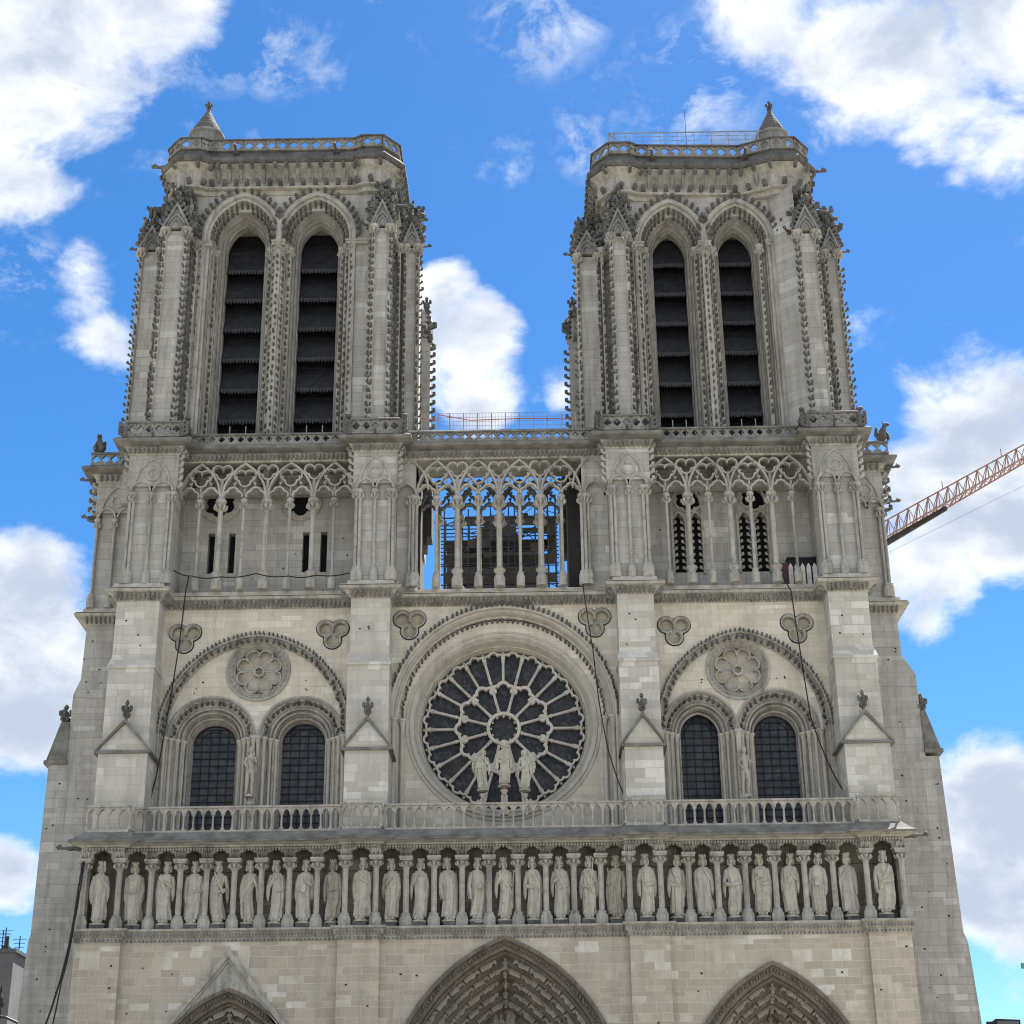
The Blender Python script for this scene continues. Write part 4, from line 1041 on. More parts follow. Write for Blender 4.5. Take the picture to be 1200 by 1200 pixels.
    beast(A0-.1, yA+.6, cc+.2, -PI/2-.4+PI*0, .8); beast(R1_+.1, yA+.6, cc+1.9, PI/2, .85); beast(Lb0+.2, yB+.3, cc+.3, -PI/2, .7); beast(Rb1-.2, yB+.3, cc+.2, PI/2, .7)
    beast(A1+.1, yA+.8, cc+.1, .5, .7); beast(R0_-.1, yA+.8, cc+.4, -.7, .75); beast(Rb1-.6, yB+.3, cc+2.2, PI/2, .8)
    # crown: octagonal corners, corbel table, slab, openwork parapet, terrace
    P = p['plan']; zt = zs_
    m = MB(); planloft(m, P, [(-.3,zt-.3),(-.25,zt-.02),(0,zt),(.08,zt+.04),(.08,zt+.14),(-.06,zt+.18),(-.08,zt+1.3),(.3,zt+1.6),(.42,zt+1.7)])
    cr_ = m.build('crown', 'carve', t)
    m = MB(); planloft(m, P, [(.3,zt+1.702),(.5,zt+1.75),(.62,zt+1.87),(.62,zt+2.05),(.2,zt+2.6),(.1,zt+2.8),(-.4,zt+2.82)]); m.build('crown_slab', 'soot_shade', t)
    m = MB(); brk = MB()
    for i in range(len(P)):
        a, b_ = np.array(P[i]), np.array(P[(i+1) % len(P)]); L = np.linalg.norm(b_-a)
        if a[1] > 9 and b_[1] > 9: continue
        d = (b_-a)/L; nrm = np.array([d[1], -d[0]])
        ar = sum(P[j][0]*P[(j+1) % len(P)][1]-P[(j+1) % len(P)][0]*P[j][1] for j in range(len(P))); nrm = nrm if ar > 0 else -nrm
        ang = math.atan2(nrm[1], nrm[0]); n = max(1, int(L/.74))
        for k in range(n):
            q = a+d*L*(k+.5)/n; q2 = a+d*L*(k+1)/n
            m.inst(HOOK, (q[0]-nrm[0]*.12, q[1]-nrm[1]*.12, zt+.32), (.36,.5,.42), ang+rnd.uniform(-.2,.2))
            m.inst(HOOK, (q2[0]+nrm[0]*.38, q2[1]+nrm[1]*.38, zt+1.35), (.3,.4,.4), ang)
            if k < n-1: brk.tube([(q2[0]-nrm[0]*.1, q2[1]-nrm[1]*.1, zt+.45), (q2[0]+nrm[0]*.08, q2[1]+nrm[1]*.08, zt+.85), (q2[0]+nrm[0]*.42, q2[1]+nrm[1]*.42, zt+1.35), (q2[0]+nrm[0]*.46, q2[1]+nrm[1]*.46, zt+1.75)], [.09,.13,.14,.14], 4)
    m.build('corbel_leaves', 'soot_shade', t); brk.build('corbel_table', 'weather', t)  # large dark leaves stand in for shadows of deep corbel niches
    # parapet along the plan
    Q = offpoly(P, .12); zp0, zp1 = zt+2.95, zt+3.62
    for i in range(len(Q)):
        a, b_ = np.array(Q[i]), np.array(Q[(i+1) % len(Q)]); L = np.linalg.norm(b_-a)
        if a[1] > 14 and b_[1] > 14: continue
        o = openwork(0, L, 0, zp0, zp1, t, pitch=.72, top='soot_shade')
        o.location = (a[0], a[1], 0); o.rotation_euler = (0,0,math.atan2(b_[1]-a[1], b_[0]-a[0]))
    for x in p['garg']:
        beast(x, P[p['fi']][1]+.1, zt+2.5, rnd.uniform(-.15,.15), .8)
    for (x, y, rz) in p['garg2']: beast(x, y, zt+2.1, rz, 1.0)
    # stair turret with a conical roof
    tx, ty_, tr = p['turret']
    m = MB(); m.lathe([(tr,0),(tr,2.8),(tr+.14,2.86),(tr+.14,3.0)], tx, ty_, zt+3.2, 20); tt = m.build('stair_turret', 'weather', t, smooth=40)
    m = MB(); prof = []
    for k in range(7): r_ = (tr+.1)*(1-k/7.4); prof += [(r_,k*.31),(r_*.93,k*.31+.05)]
    prof.append((.1,2.25)); m.lathe(prof, tx, ty_, zt+6.2, 20); m.build('turret_roof', 'soot_shade', t)
    m = MB(); m.inst(FINIAL, (tx, ty_, zt+8.25), (.75,.75,.85)); m.build('finial', 'soot_shade', t)
    return t
def crownplan(x0, x1, yf=3.5, yb=16.5, c=1.05):
    # octagonal corner turrets stepping slightly forward of the wall
    L = [(x0, yb), (x0, yf+2.1), (x0+.7, yf+.75), (x0+1.0, yf+.0)]
    L = [(x0, yb), (x0, yf+1.1), (x0+.9, yf), (x0+2.1, yf), (x0+2.6, yf+.32)]
    return L+[(x1-2.6, yf+.32), (x1-2.1, yf), (x1-.9, yf), (x1, yf+1.1), (x1, yb)]
tl = tower(dict(x=0, zc=0, dz=0.0, A=((-22.45,-20.85),(-9.2,-7.9)), B=((-24.45,-23.0),(-7.35,-6.3)),
    ops=[(-17.72,2.3,3.05,1.24), (-12.93,2.3,3.05,1.24)],
    cols=[(-20.55,3.95),(-20.25,4.35),(-19.85,4.75),(-19.45,5.15),(-15.95,4.9),(-15.62,4.5),(-15.32,4.2),(-15.0,4.5),(-14.68,4.9),(-11.3,5.0),(-10.95,4.6),(-10.62,4.25),(-7.6,4.6)],
    imp=[(-20.85,-19.6),(-15.75,-14.9),(-11.0,-9.2)], plan=crownplan(-22.75,-7.9), fi=3, garg=(-18.3,-11.7), garg2=[(-22.6,4.3,-PI/2)], turret=(-21.0,6.6,1.06)))
RP = crownplan(5.25, 18.95)
RP[5:] = [(14.6, 4.1), (16.6, 3.2), (18.0, 3.2), (18.95, 4.4), (18.95, 16.5)]
tr_ = tower(dict(x=1, zc=0, dz=-.9, A=((5.8,7.05),(17.6,19.0)), B=((3.75,5.3),(19.7,20.75)), wr=16.3,
    ops=[(9.85,2.1,2.95,1.05), (14.15,2.1,2.95,1.08)],
    cols=[(7.3,3.9),(7.8,4.3),(8.15,4.7),(11.45,4.75),(11.75,4.45),(12.0,4.15),(12.25,4.45),(12.55,4.75),(15.55,4.5),(5.45,4.6)],
    imp=[(7.05,8.1),(11.6,12.4),(15.95,16.3)], plan=RP, fi=3, garg=(8.9,14.9), garg2=[(19.0,4.6,PI/2)], turret=(17.3,6.4,1.0)))
# inner rear pinnacle beside each tower (seen between the towers)
for X_, s in ((-6.1, 1), (3.55, -1)):
    m = MB(); k = MB(); y = 12.0; X_ -= s*.35; z = at(498 if s > 0 else 668, 402, y)[1]
    m.box(X_-.5, X_+.5, y-.6, y+.6, 45, z); m.lathe([(.45,0),(.42,1.4),(.5,1.5),(.2,2.4),(.1,3.0)], X_+s*.2, y, z, 8)
    for q in range(int((z-46)/.6)): k.inst(HOOK, (X_+s*.5, y-.5, 46+q*.6), .34, 0 if s > 0 else PI)
    for q in range(8): k.inst(HOOK, (X_+s*.4, y-.4, z-.6+q*.4), .5, rnd.uniform(0, 6))
    k.inst(FINIAL, (X_+s*.2, y, z+2.6), .95); o = m.build('pinnacle', 'grey', cath); k.build('crockets', 'soot_shade', o)

# ------------------------------------------------------------------ statues
def robe_r(t, th, st):
    # t 0 hem .. 1 shoulders; returns radii (x,y)
    K = [(0,.43,.34),(.12,.41,.31),(.35,.39,.28),(.55,.375,.26),(.68,.36,.25),(.82,.42,.26),(.93,.42,.23),(1.0,.24,.17)]
    for (a, xa, ya), (b, xb, yb_) in zip(K, K[1:]):
        if t <= b: f = (t-a)/(b-a); rx, ry = xa+(xb-xa)*f, ya+(yb_-ya)*f; break
    amp = .19*(1-t)**.5+.03
    fold = amp*((1-2.4*abs(math.sin(4*th+st['p']+.5*t*st['m'])))*.65+(1-2.2*abs(math.sin(6.5*th+2*st['p']+1.2*t)))*.35)
    if t < .75: fold += .05*math.sin(5*th+st['p']+9*t*st['m'])
    return rx*st['w']*(1+fold), ry*(1+fold)
def statue(st, crown=True, nude=False, mat='statue', Hh=3.2):
    m = MB(); H0 = 2.42; L = []; N = 72
    sway = st.get('sway', 0)
    for j in range(29):
        t = j/28; z = .20+t*(H0-.20)
        cx = sway*math.sin(PI*t)*.10; cy = -.03*math.sin(PI*t)
        L.append([(cx+robe_r(t, th, st)[0]*math.cos(th), cy+robe_r(t, th, st)[1]*math.sin(th), z) for th in [2*PI*i/N for i in range(N)]])
    m.loft(L)
    yaw = st.get('yaw', 0); hx = st.get('hx', 0)
    # neck, head
    m.tube([(0,0,H0-.05),(hx*.5,-.02,H0+.16)], [.14,.11], 8)
    HL = []
    for j in range(13):
        t = j/12; a = math.sin(PI*(t*.94+.03)); rx = .18*a*(1 if t > .4 else .86+.14*t/.4); ry = .20*a; z = H0+.06+t*.46
        ring = []
        for i in range(16):
            th = 2*PI*i/16+yaw; r_ = 1.0
            f = max(0, -math.sin(2*PI*i/16))
            bump = 0
            if abs(t-.45) < .09 and f > .9: bump = .055
            if abs(t-.58) < .05 and .5 < f < .97: bump = -.03
            if t < .3 and f > .5 and st['beard']: bump = .06
            px_, py_ = rx*math.cos(2*PI*i/16), (ry+bump)*math.sin(2*PI*i/16)
            ring.append((hx+px_*math.cos(yaw)-py_*math.sin(yaw), -.04+px_*math.sin(yaw)+py_*math.cos(yaw), z))
        HL.append(ring)
    m.loft(HL)
    # hair at the sides
    for s in (-1, 1): m.tube([(hx+s*.14,.02,H0+.42),(hx+s*.19,.0,H0+.25),(hx+s*.17,.0,H0+.08)], [.07,.085,.05], 6)
    if st['beard']: m.tube([(hx-math.sin(-yaw)*.1,-.2,H0+.15),(hx,-.21,H0-.02)], [.09,.03], 6)
    if crown:
        m.lathe([(.18,0),(.205,.11),(.19,.14)], hx, -.03, H0+.40, 12)
        for k in range(8): m.box(hx+.185*math.cos(k*PI/4)-.04, hx+.185*math.cos(k*PI/4)+.04, -.03+.185*math.sin(k*PI/4)-.03, -.03+.185*math.sin(k*PI/4)+.03, H0+.50, H0+.60)
    # arms
    def arm(s, el, ha):
        sh = (s*.33*st['w'], 0, H0-.14); m.tube([sh, ((sh[0]+el[0])/2+s*.03, (sh[1]+el[1])/2, (sh[2]+el[2])/2), el, ((el[0]+ha[0])/2, (el[1]+ha[1])/2-.02, (el[2]+ha[2])/2), ha], [.15,.145,.14,.12,.07], 8)
        d = np.array(ha)-np.array(el); d /= np.linalg.norm(d); h = np.array(ha)
        m.tube([h, h+d*.1, h+d*.17], [.06,.075,.03], 6)
        for q in range(4): m.tube([h+d*.1+np.array([0,-.01,(q-1.5)*.032]), h+d*(.22+.01*q)+np.array([0,-.04,(q-1.5)*.03])], [.018,.012], 4)
        # hanging sleeve
        m.tube([el, (el[0]+s*.02, el[1]-.02, el[2]-.35), (el[0], el[1], el[2]-.65)], [.13,.11,.03], 6)
    arm(-1, *st['L']); arm(1, *st['R'])
    # cloak edge and drapery
    def surf(t, th, k=1.06): a, b = robe_r(t, th, st); return (sway*math.sin(PI*t)*.10+a*k*math.cos(th), b*k*math.sin(th), .1+t*(H0-.1))
    c = st['cloak']
    def shell(th0, th1, lo, hi, k=1.10, nth=30, nt_=12):
        G = []
        for i in range(nth+1):
            u = i/nth; th = th0+(th1-th0)*u; a_, b_ = lo(u), hi(u)
            col = [surf(a_, th, .97)]+[surf(a_+(b_-a_)*j/nt_, th, k+.02*math.sin(7*th+j*.9)) for j in range(nt_+1)]+[surf(b_, th, .97)]
            if i in (0, nth): col = [surf(a_+(b_-a_)*min(max(j-1,0)/nt_,1), th, .97) for j in range(nt_+3)]
            G.append(col)
        m.loft(G, closed=False)
    sg_ = st['m']
    if c == 0: shell(-PI/2-sg_*1.9, -PI/2+sg_*1.3, lambda u: .22+.42*u+.05*math.sin(u*9), lambda u: .985-.04*math.sin(u*PI))
    elif c == 1: shell(-PI/2+.55, -PI/2-.55+2*PI, lambda u: .04+.03*math.sin(u*14), lambda u: .985, 1.12)
    elif c == 2: shell(-PI/2-1.7, -PI/2+1.7, lambda u: .30-.20*(u if sg_ > 0 else 1-u)+.04*math.sin(u*11), lambda u: .62+.05*math.sin(u*PI), 1.12)
    else: shell(-PI/2+1.0, -PI/2-1.0+2*PI, lambda u: .10, lambda u: .985, 1.08)
    if c == 0:      # diagonal sash from shoulder to opposite hip, then falling
        s = st['m']; path = [surf(.97-.5*q, (-PI/2)+s*(.95-1.9*q), 1.05) for q in [i/9 for i in range(10)]]
        m.tube(path, [.09+.05*math.sin(i) ** 2 for i in range(10)], 6)
        m.tube([surf(.62-.45*q, -PI/2-s*(.9+.1*q), 1.04) for q in [i/6 for i in range(7)]], [.09,.12,.08,.12,.08,.09,.03], 6)
    elif c == 1:    # open mantle falling on both sides
        for s in (-1, 1): m.tube([surf(.98-.95*q, -PI/2+s*(.55+.35*math.sin(q*5+st['p'])*.4+.2), 1.03) for q in [i/10 for i in range(11)]], [.05,.08,.07,.09,.07,.09,.06,.08,.07,.06,.03], 6)
        m.tube([surf(.88, -PI/2+x, 1.06) for x in (-.9,-.5,0,.5,.9)], .05, 5)
    elif c == 2:    # apron-like swag pulled to one side
        s = st['m']
        for q0 in (0, .1, .2): m.tube([surf(.60-q0-.22*math.sin(PI*u), -PI/2+s*(-1.0+2.0*u), 1.05) for u in [i/7 for i in range(8)]], [.04]+[.055]*6+[.03], 5)
        m.tube([surf(.6-.5*q, -PI/2+s*1.1, 1.06) for q in [i/5 for i in range(6)]], [.08,.1,.07,.1,.06,.03], 6)
    else:           # belt and long straight fall
        m.tube([surf(.66, 2*PI*i/16, 1.03) for i in range(17)], .035, 5)
        m.tube([surf(.66-.4*q, -PI/2+.12*st['m'], 1.05) for q in (0,.5,1)], .04, 5)
    # feet
    for s in (-1, 1): m.tube([(s*.15,-.12,.16),(s*.19,-.34,.13),(s*.22,-.50,.09)], [.12,.11,.05], 7)
    h = st['held']
    La, Ra = st['L'][1], st['R'][1]
    if h == 1: m.tube([(Ra[0]+.02, Ra[1]-.06, Ra[2]-.55), (Ra[0]+.12, Ra[1]-.08, Ra[2]+.65)], [.03,.03], 6); m.inst(BLOB, (Ra[0]+.13, Ra[1]-.08, Ra[2]+.68), .15)
    if h == 2: m.tube([(La[0]-.22, La[1]-.05, La[2]+.50), (La[0]+.35, La[1]-.10, La[2]-.55)], [.035,.05], 6)
    if h == 3: m.box(La[0]-.12, La[0]+.14, La[1]-.16, La[1]-.06, La[2]-.12, La[2]+.22)
    if h == 4: m.inst(BLOB, (Ra[0], Ra[1]-.1, Ra[2]+.1), .26)
    if h == 5: m.tube([(La[0]-.02, La[1]-.06, La[2]-.5), (La[0]-.14, La[1]-.06, La[2]+.75)], [.03,.03], 6)
    # plinth
    m.lathe([(.47,-.07),(.49,-.02),(.44,.03),(.30,.04),(.28,.25)], 0, -.03, 0, 8, rot=PI/8)
    return m
P_ = dict(cross=((-.44,-.02,1.75),(-.05,-.34,1.95)), down=((-.46,.02,1.65),(-.40,-.16,1.15)), chest=((-.46,-.02,1.70),(-.12,-.34,2.15)), belly=((-.47,0,1.62),(-.10,-.34,1.52)), side=((-.46,0,1.65),(-.42,-.26,1.62)))
def mir(p): return tuple((-a, b, c) for a, b, c in p)
KINGS = [ # left arm, right arm (as seen), held, cloak, words
 ('down','chest',1,3,'slim, hand on chest with a short rod, robe falling in long straight folds'),
 ('belly','down',0,1,'both hands low before the waist, mantle open over the robe'),
 ('down','cross',0,0,'cloak thrown diagonally across the chest from the shoulder'),
 ('down','belly',4,2,'one hand at the waist, cloth bunched at the hip'),
 ('cross','belly',2,2,'a long staff slanting across the chest'),
 ('down','chest',0,0,'head turned aside, hand raised to a round fold on the chest'),
 ('chest','belly',5,1,'raising a short rod by the shoulder, other hand low'),
 ('belly','cross',3,3,'holding a small book against the waist, very upright'),
 ('down','belly',0,2,'weathered, body leaning slightly, cloak wrapped round the hips'),
 ('down','cross',0,2,'arm folded with cloth hanging from the forearm'),
 ('cross','down',0,0,'narrow figure with long beard, arm across the chest and bright cloth'),
 ('chest','down',0,1,'broad, hand on the chest and mantle hanging open'),
 ('down','chest',0,3,'pale face, hand flat on the chest and straight gown'),
 ('down','belly',4,3,'feet resting on a crouching beast, ball in the hand'),
 ('chest','side',1,0,'holding a tall rod at one side, other hand at the chest'),
 ('belly','cross',0,1,'hands crossed in front, thick mantle edges'),
 ('cross','belly',2,3,'drawing a sword-like staff across the body, bright stone'),
 ('belly','chest',1,0,'whitest of the row, holding an upright rod close to the face'),
 ('side','down',5,2,'dark and weathered, a rod held at the left edge of the niche'),
 ('down','belly',0,1,'tall crown, hand low with long hanging sleeve'),
 ('belly','down',0,0,'both arms lowered and deep diagonal cloak folds'),
 ('down','chest',0,1,'hand raised under the chin, cape over both shoulders'),
 ('belly','belly',0,2,'hooded look, hands gathered and bending towards one side'),
 ('cross','belly',3,2,'holding a book high with one elbow out'),
 ('down','cross',0,0,'heavy bearded figure wrapped in a wide cloak'),
 ('belly','down',3,2,'arms bent low and a cloth falling over the knees'),
 ('chest','down',5,3,'raising a small rod before the chest, slender'),
 ('down','belly',0,0,'looking down to one side, cloak gathered on the arm'),
]
SHORT = ['hand on chest with rod','both hands low','cloak slanting across chest','one hand at waist','staff slanting across chest','head turned aside','short rod raised','small book at waist','weathered and leaning',
 'cloth over forearm','narrow with bright cloth','broad with open mantle','straight plain gown','feet on a beast','tall rod at side','hands crossed, weathered','staff across the body','rod held upright','dark weathered stone',
 'long hanging sleeve','both arms lowered','cape over shoulders','hands gathered low','book held high','wide cloak','arms bent low','short rod before chest','cloak gathered on arm']
SX = [118,157,193,226,257,291,323,356,389,424,458,491,526,558,591,625,657,690,721,757,793,826,860,893,927,959,996,1035]
ORD = ['first','second','third','fourth','fifth','sixth','seventh','eighth','ninth','tenth','eleventh','twelfth','thirteenth','fourteenth']
# (28 kings; the two nearest each end of the count also carry what stands beside them)
for i, (la, ra, held, cl, words) in enumerate(KINGS):
    r = random.Random(40+i); fw = i in (0, 9, 19, 27)
    st = dict(p=r.uniform(0,6), m=r.choice((-1,1)), w=r.uniform(.86,1.10), beard=r.random() < .6, L=P_[la], R=mir(P_[ra]), held=held, cloak=cl, sway=r.uniform(-1.6,1.6), yaw=r.uniform(-.75,.75), hx=r.uniform(-.09,.09))
    if i == 5: st['yaw'] = .7
    m = statue(st)
    if i == 13:
        m.tube([(-.35,-.3,-.1),(-.1,-.34,-.06),(.2,-.34,-.08),(.38,-.32,-.02)], [.08,.13,.13,.09], 7)
        for q in (-.25,-.1,.15,.28): m.tube([(q,-.36,-.12),(q+.03,-.38,-.28)], [.05,.03], 5)
    mat = 'statuedark' if i in (8, 18) else 'statue'
    x = at(SX[i], 1035, .55)[0]
    o = m.build('king_statue', mat, None, smooth=45)
    o.location = (x, .55 if fw else .9, 17.44); o.scale = (.90,.90,1.085)
    where = ORD[i]+' from the left end' if i < 14 else (ORD[27-i]+' from the right end' if 27-i > 0 else 'at the right end')
    if i == 0: where = 'at the left end'
    tag(o, 'crowned stone king '+where+' of the statue row', 'statue', 'stone kings standing in the gallery above the portals')
    o['label'] = 'stone king '+where+' of the row, '+SHORT[i]
    o.rotation_euler = (0, r.uniform(-.03,.03), r.uniform(-.3,.3))
    q = MB(); q.box(-.42,.42,-.42,.42,-.31,-.075); b_ = q.build('plinth', 'soot_shade', o)
# Virgin, child and two angels before the rose
def angel(s):
    st = dict(p=1+s, m=s, w=.8, beard=False, L=P_['belly'], R=mir(P_['chest']), held=0, cloak=1, sway=.8*s, yaw=.9*-s*-1, hx=.0)
    m = statue(st, crown=False, Hh=2.9)
    return m
def wing(s):
    m = MB(); A = [];
    for k in range(9):
        t = k/8; A.append((s*(.42+.46*math.sin(PI*min(1,t*1.1))), .0, 2.75-2.1*t))
    m.loft([[(0+s*.10,.1,2.45-1.55*k/8),(A[k][0],.10,A[k][2]),(A[k][0],.2,A[k][2]),(s*.10,.25,2.45-1.55*k/8)] for k in range(9)])
    for k in range(8): m.tube([(s*.15,.1,2.5-1.5*k/8),(A[k][0],.08,A[k][2]-.12)], [.03,.05], 4)
    return m
VY = 1.55
st = dict(p=2.0, m=1, w=.9, beard=False, L=P_['belly'], R=mir(P_['chest']), held=0, cloak=0, sway=.8, yaw=-.3, hx=.03)
m = statue(st); vx, vz = at(591, 921, VY)
m.tube([(.18,-.2,1.75),(.2,-.28,2.0),(.2,-.28,2.2)], [.13,.13,.07], 7); m.inst(BLOB, (.2,-.28,2.33), .24)
o = m.build('virgin_statue', 'statue', None, smooth=45); o.location = (vx, VY, vz); o.scale = (.76,.8,.84)
tag(o, 'crowned stone woman carrying a child, central statue before the round rose window', 'statue')
q = MB(); q.lathe([(.3,-.28),(.2,-.45),(.14,-.6)], 0, 0, 0, 8)
for dx in (-.15,.15): q.lathe([(.1,-1.9),(.1,-.6)], dx, 0, 0, 8)
q.box(-.3,.3,-.25,.25,-1.92,-1.6); q.build('pedestal', 'carvelight', o)
for s, px in ((-1, 566), (1, 615)):
    x, z = at(px, 926, VY); m = angel(s)
    o = m.build('angel_statue', 'statue', None, smooth=45); o.location = (x, VY, z); o.scale = (.70,.75,.78); o.rotation_euler = (0,0,-s*-.0)
    tag(o, ('stone angel with folded wing left of the woman and child' if s < 0 else 'stone angel with folded wing right of the woman and child')+', before the rose window', 'statue')
    wing(s).build('wing', 'statue', o)
    q = MB(); q.lathe([(.28,-.28),(.2,-.45),(.14,-.6)], 0, 0, 0, 8)
    for dx in (-.13,.13): q.lathe([(.1,-1.8),(.1,-.6)], dx, 0, 0, 8)
    q.build('pedestal', 'carvelight', o)
# nude man and woman on brackets between the windows
def nude(fem):
    m = MB(); k = .9 if fem else 1.0
    T = [(0,.16,.10,1.18),(0,.19,.13,1.3),(.02,.15,.11,1.55),(.02,.19*k,.13,1.78),(.01,.24*k,.13,1.98),(0,.22*k,.11,2.1),(0,.08,.08,2.18),(0,.07,.07,2.28)]
    m.loft([[(cx+a*math.cos(t), b*math.sin(t), z) for t in [2*PI*i/14 for i in range(14)]] for cx, a, b, z in T])
    m.tube([(-.10,0,1.28),(-.14,-.05,.72),(-.15,.0,.4),(-.16,.03,.08)], [.14,.095,.085,.05], 9)
    m.tube([(.10,0,1.28),(.16,-.12,.75),(.12,.02,.4),(.14,-.0,.08)], [.14,.095,.085,.05], 9)
    for s in (-1,1): m.tube([(s*.15,.03,.06),(s*.18,-.2,.03)], [.06,.035], 6)
    m.tube([(-.22,0,2.02),(-.30,-.05,1.7),(-.08,-.2,1.35)], [.08,.065,.045], 8)
    m.tube([(.22,0,2.02),(.3,-.1,1.75),(.08,-.22,2.1 if not fem else 1.85)], [.08,.065,.045], 8)
    m.lathe([(.02,0),(.09,.05),(.125,.15),(.13,.26),(.08,.35),(.02,.37)], 0, -.02, 2.24, 12)
    m.lathe([(.13,0),(.15,.1),(.1,.2),(.02,.22)], 0, .03, 2.42, 10)
    m.tube([(0,-.13,2.42),(0,-.17,2.38)], [.03,.02], 5)
    if fem: m.tube([(.05,.08,2.5),(.12,.1,2.2),(.1,.1,1.9)], [.09,.08,.03], 6)
    if fem:
        for s in (-1,1): m.inst(BLOB, (s*.09,-.11,1.92), .13)
    m.tube([(0,-.12,1.22),(.03,-.16,1.1)], [.09,.05], 6)
    m.lathe([(.26,-.12),(.24,.02)], 0, 0, 0, 8)
    return m
for mid, fem, px, lab in ((mL, True, 292, 'nude stone figure standing on a bracket between the two left hand windows'), (mR, False, 875, 'nude stone figure standing on a bracket between the two right hand windows')):
    o = nude(fem).build('nude_statue', 'statue', None, smooth=50); x, z = at(px, 933, 3.3)
    o.location = (x, 3.25, z+.05); o.scale = (1.05,1.05,1.05); tag(o, lab, 'statue')

# ------------------------------------------------------------------ cables hung on the front
def cable(pts, r, label, name='cable'):
    m = MB(); P = [np.array(p) for p in pts]; out = []
    for a, b in zip(P, P[1:]):
        for k in range(6):
            t = k/6; out.append(a+(b-a)*t+np.array([0,0,-.12*math.sin(PI*t)]))
    out.append(P[-1]); m.tube(out, r, 6)
    return tag(m.build(name, 'rubber'), label, 'cable')
def P3(px, py, Y): x, z = at(px, py, Y); return (x, Y, z)
cable([P3(221,676,2.9), P3(218,690,2.6), P3(210,755,2.9), P3(196,840,2.9), P3(184,905,2.9), P3(173,948,2.6)], .038, 'black cable hanging down across the left tower bay beside the blind rose')
cable([P3(683,684,2.9), P3(686,705,2.4), P3(695,762,2.9), P3(702,822,2.9), P3(713,880,2.9), P3(731,932,2.6)], .035, 'black cable hanging to the right of the great rose window')
cable([P3(917,672,2.9), P3(927,692,2.4), P3(938,765,2.9), P3(950,840,2.9), P3(968,888,2.9), P3(989,928,2.6)], .038, 'black cable hanging down across the right tower bay')
cable([P3(97,1010,-.2), P3(92,1040,-.2), P3(86,1080,-.45), P3(78,1120,-.8), P3(67,1160,-1.4), P3(52,1204,-2), P3(30,1260,-2.5)], .05, 'thick black cable at the left edge of the kings gallery, left strand of the pair')
cable([P3(99,1010,-.1), P3(94,1042,-.2), P3(87,1082,-.45), P3(80,1120,-.8), P3(72,1150,-1.4), P3(61,1204,-2), P3(45,1260,-2.5)], .04, 'thinner black cable at the left edge of the kings gallery, right strand of the pair')
cable([P3(203,668,2.4), P3(225,675,2.4), P3(257,676,2.4), P3(300,672,2.4), P3(338,675,2.4), P3(370,674,2.4), P3(411,671,2.4)], .035, 'thin black cable strung level along the column bases of the left gallery')
# ------------------------------------------------------------------ equipment box in the right gallery
bx = tag(empty('equipment_cabinet', P3(936,677,4.3)), 'dark equipment cabinet with pointed white slats and maroon side on the right gallery', 'cabinet')
x0, x1 = at(924,670,4.0)[0], at(957,670,4.0)[0]; zb, zt_ = 37.0, 38.75
bx.location = ((x0+x1)/2, 4.0, zb)
def rel(m, name, mat, par): 
    for v in m.v: v -= np.array(par.location)
    return m.build(name, mat, par)
m = MB(); m.box(x0,x1,3.9,4.4,zb,zt_); rel(m, 'body', 'iron', bx)
m = MB()
for k in range(5):
    xx = x0+.12+(x1-x0-.24)*k/4; m.plate([(xx-.13,zb+.1),(xx+.13,zb+.1),(xx+.13,zt_-.55),(xx,zt_-.3),(xx-.13,zt_-.55)], [], 3.84, 3.9)
rel(m, 'slats', 'white', bx)
m = MB(); m.box(x0-.62,x0-.01,3.85,4.5,zb,zt_-.3); rel(m, 'side_box', 'maroon', bx)
m = MB(); m.box(x0-.05,x1+.05,3.82,4.45,zt_,zt_+.08); rel(m, 'lid', 'steel', bx)
# ------------------------------------------------------------------ mesh fence between the towers
fn = tag(empty('mesh_fence', (-1.2,4.0,46.0)), 'thin wire mesh safety fence with red tape on the terrace between the towers', 'fence')
zf = at(580,484,4.0)[1]; m = MB()
x0, x1 = -6.0, 3.4
for k in range(12): m.box(x0+(x1-x0)*k/11-.03, x0+(x1-x0)*k/11+.03, 3.97, 4.03, 46.0, zf)
rel(m, 'posts', 'galv', fn); m = MB()
for k in range(9): m.box(x0, x1, 3.99, 4.0, 46.4+k*(zf-46.4)/8, 46.42+k*(zf-46.4)/8)
for k in range(48): m.box(x0+k*.196, x0+k*.196+.014, 4.002, 4.012, 46.2, zf)
rel(m, 'wire_mesh', 'galv', fn); m = MB()
m.tube([(x0,3.95,zf-.3),(x0+1,3.95,zf-.45),(x0+1.1,3.95,zf-.1),(x0+3,3.95,zf-.5),(x0+6,3.95,zf-.42),(x1,3.95,zf-.5)], .03, 4); m.tube([(x0+1.05,3.95,zf),(x0+1.1,3.95,46.3)], .035, 4)
rel(m, 'tape', 'tape', fn)
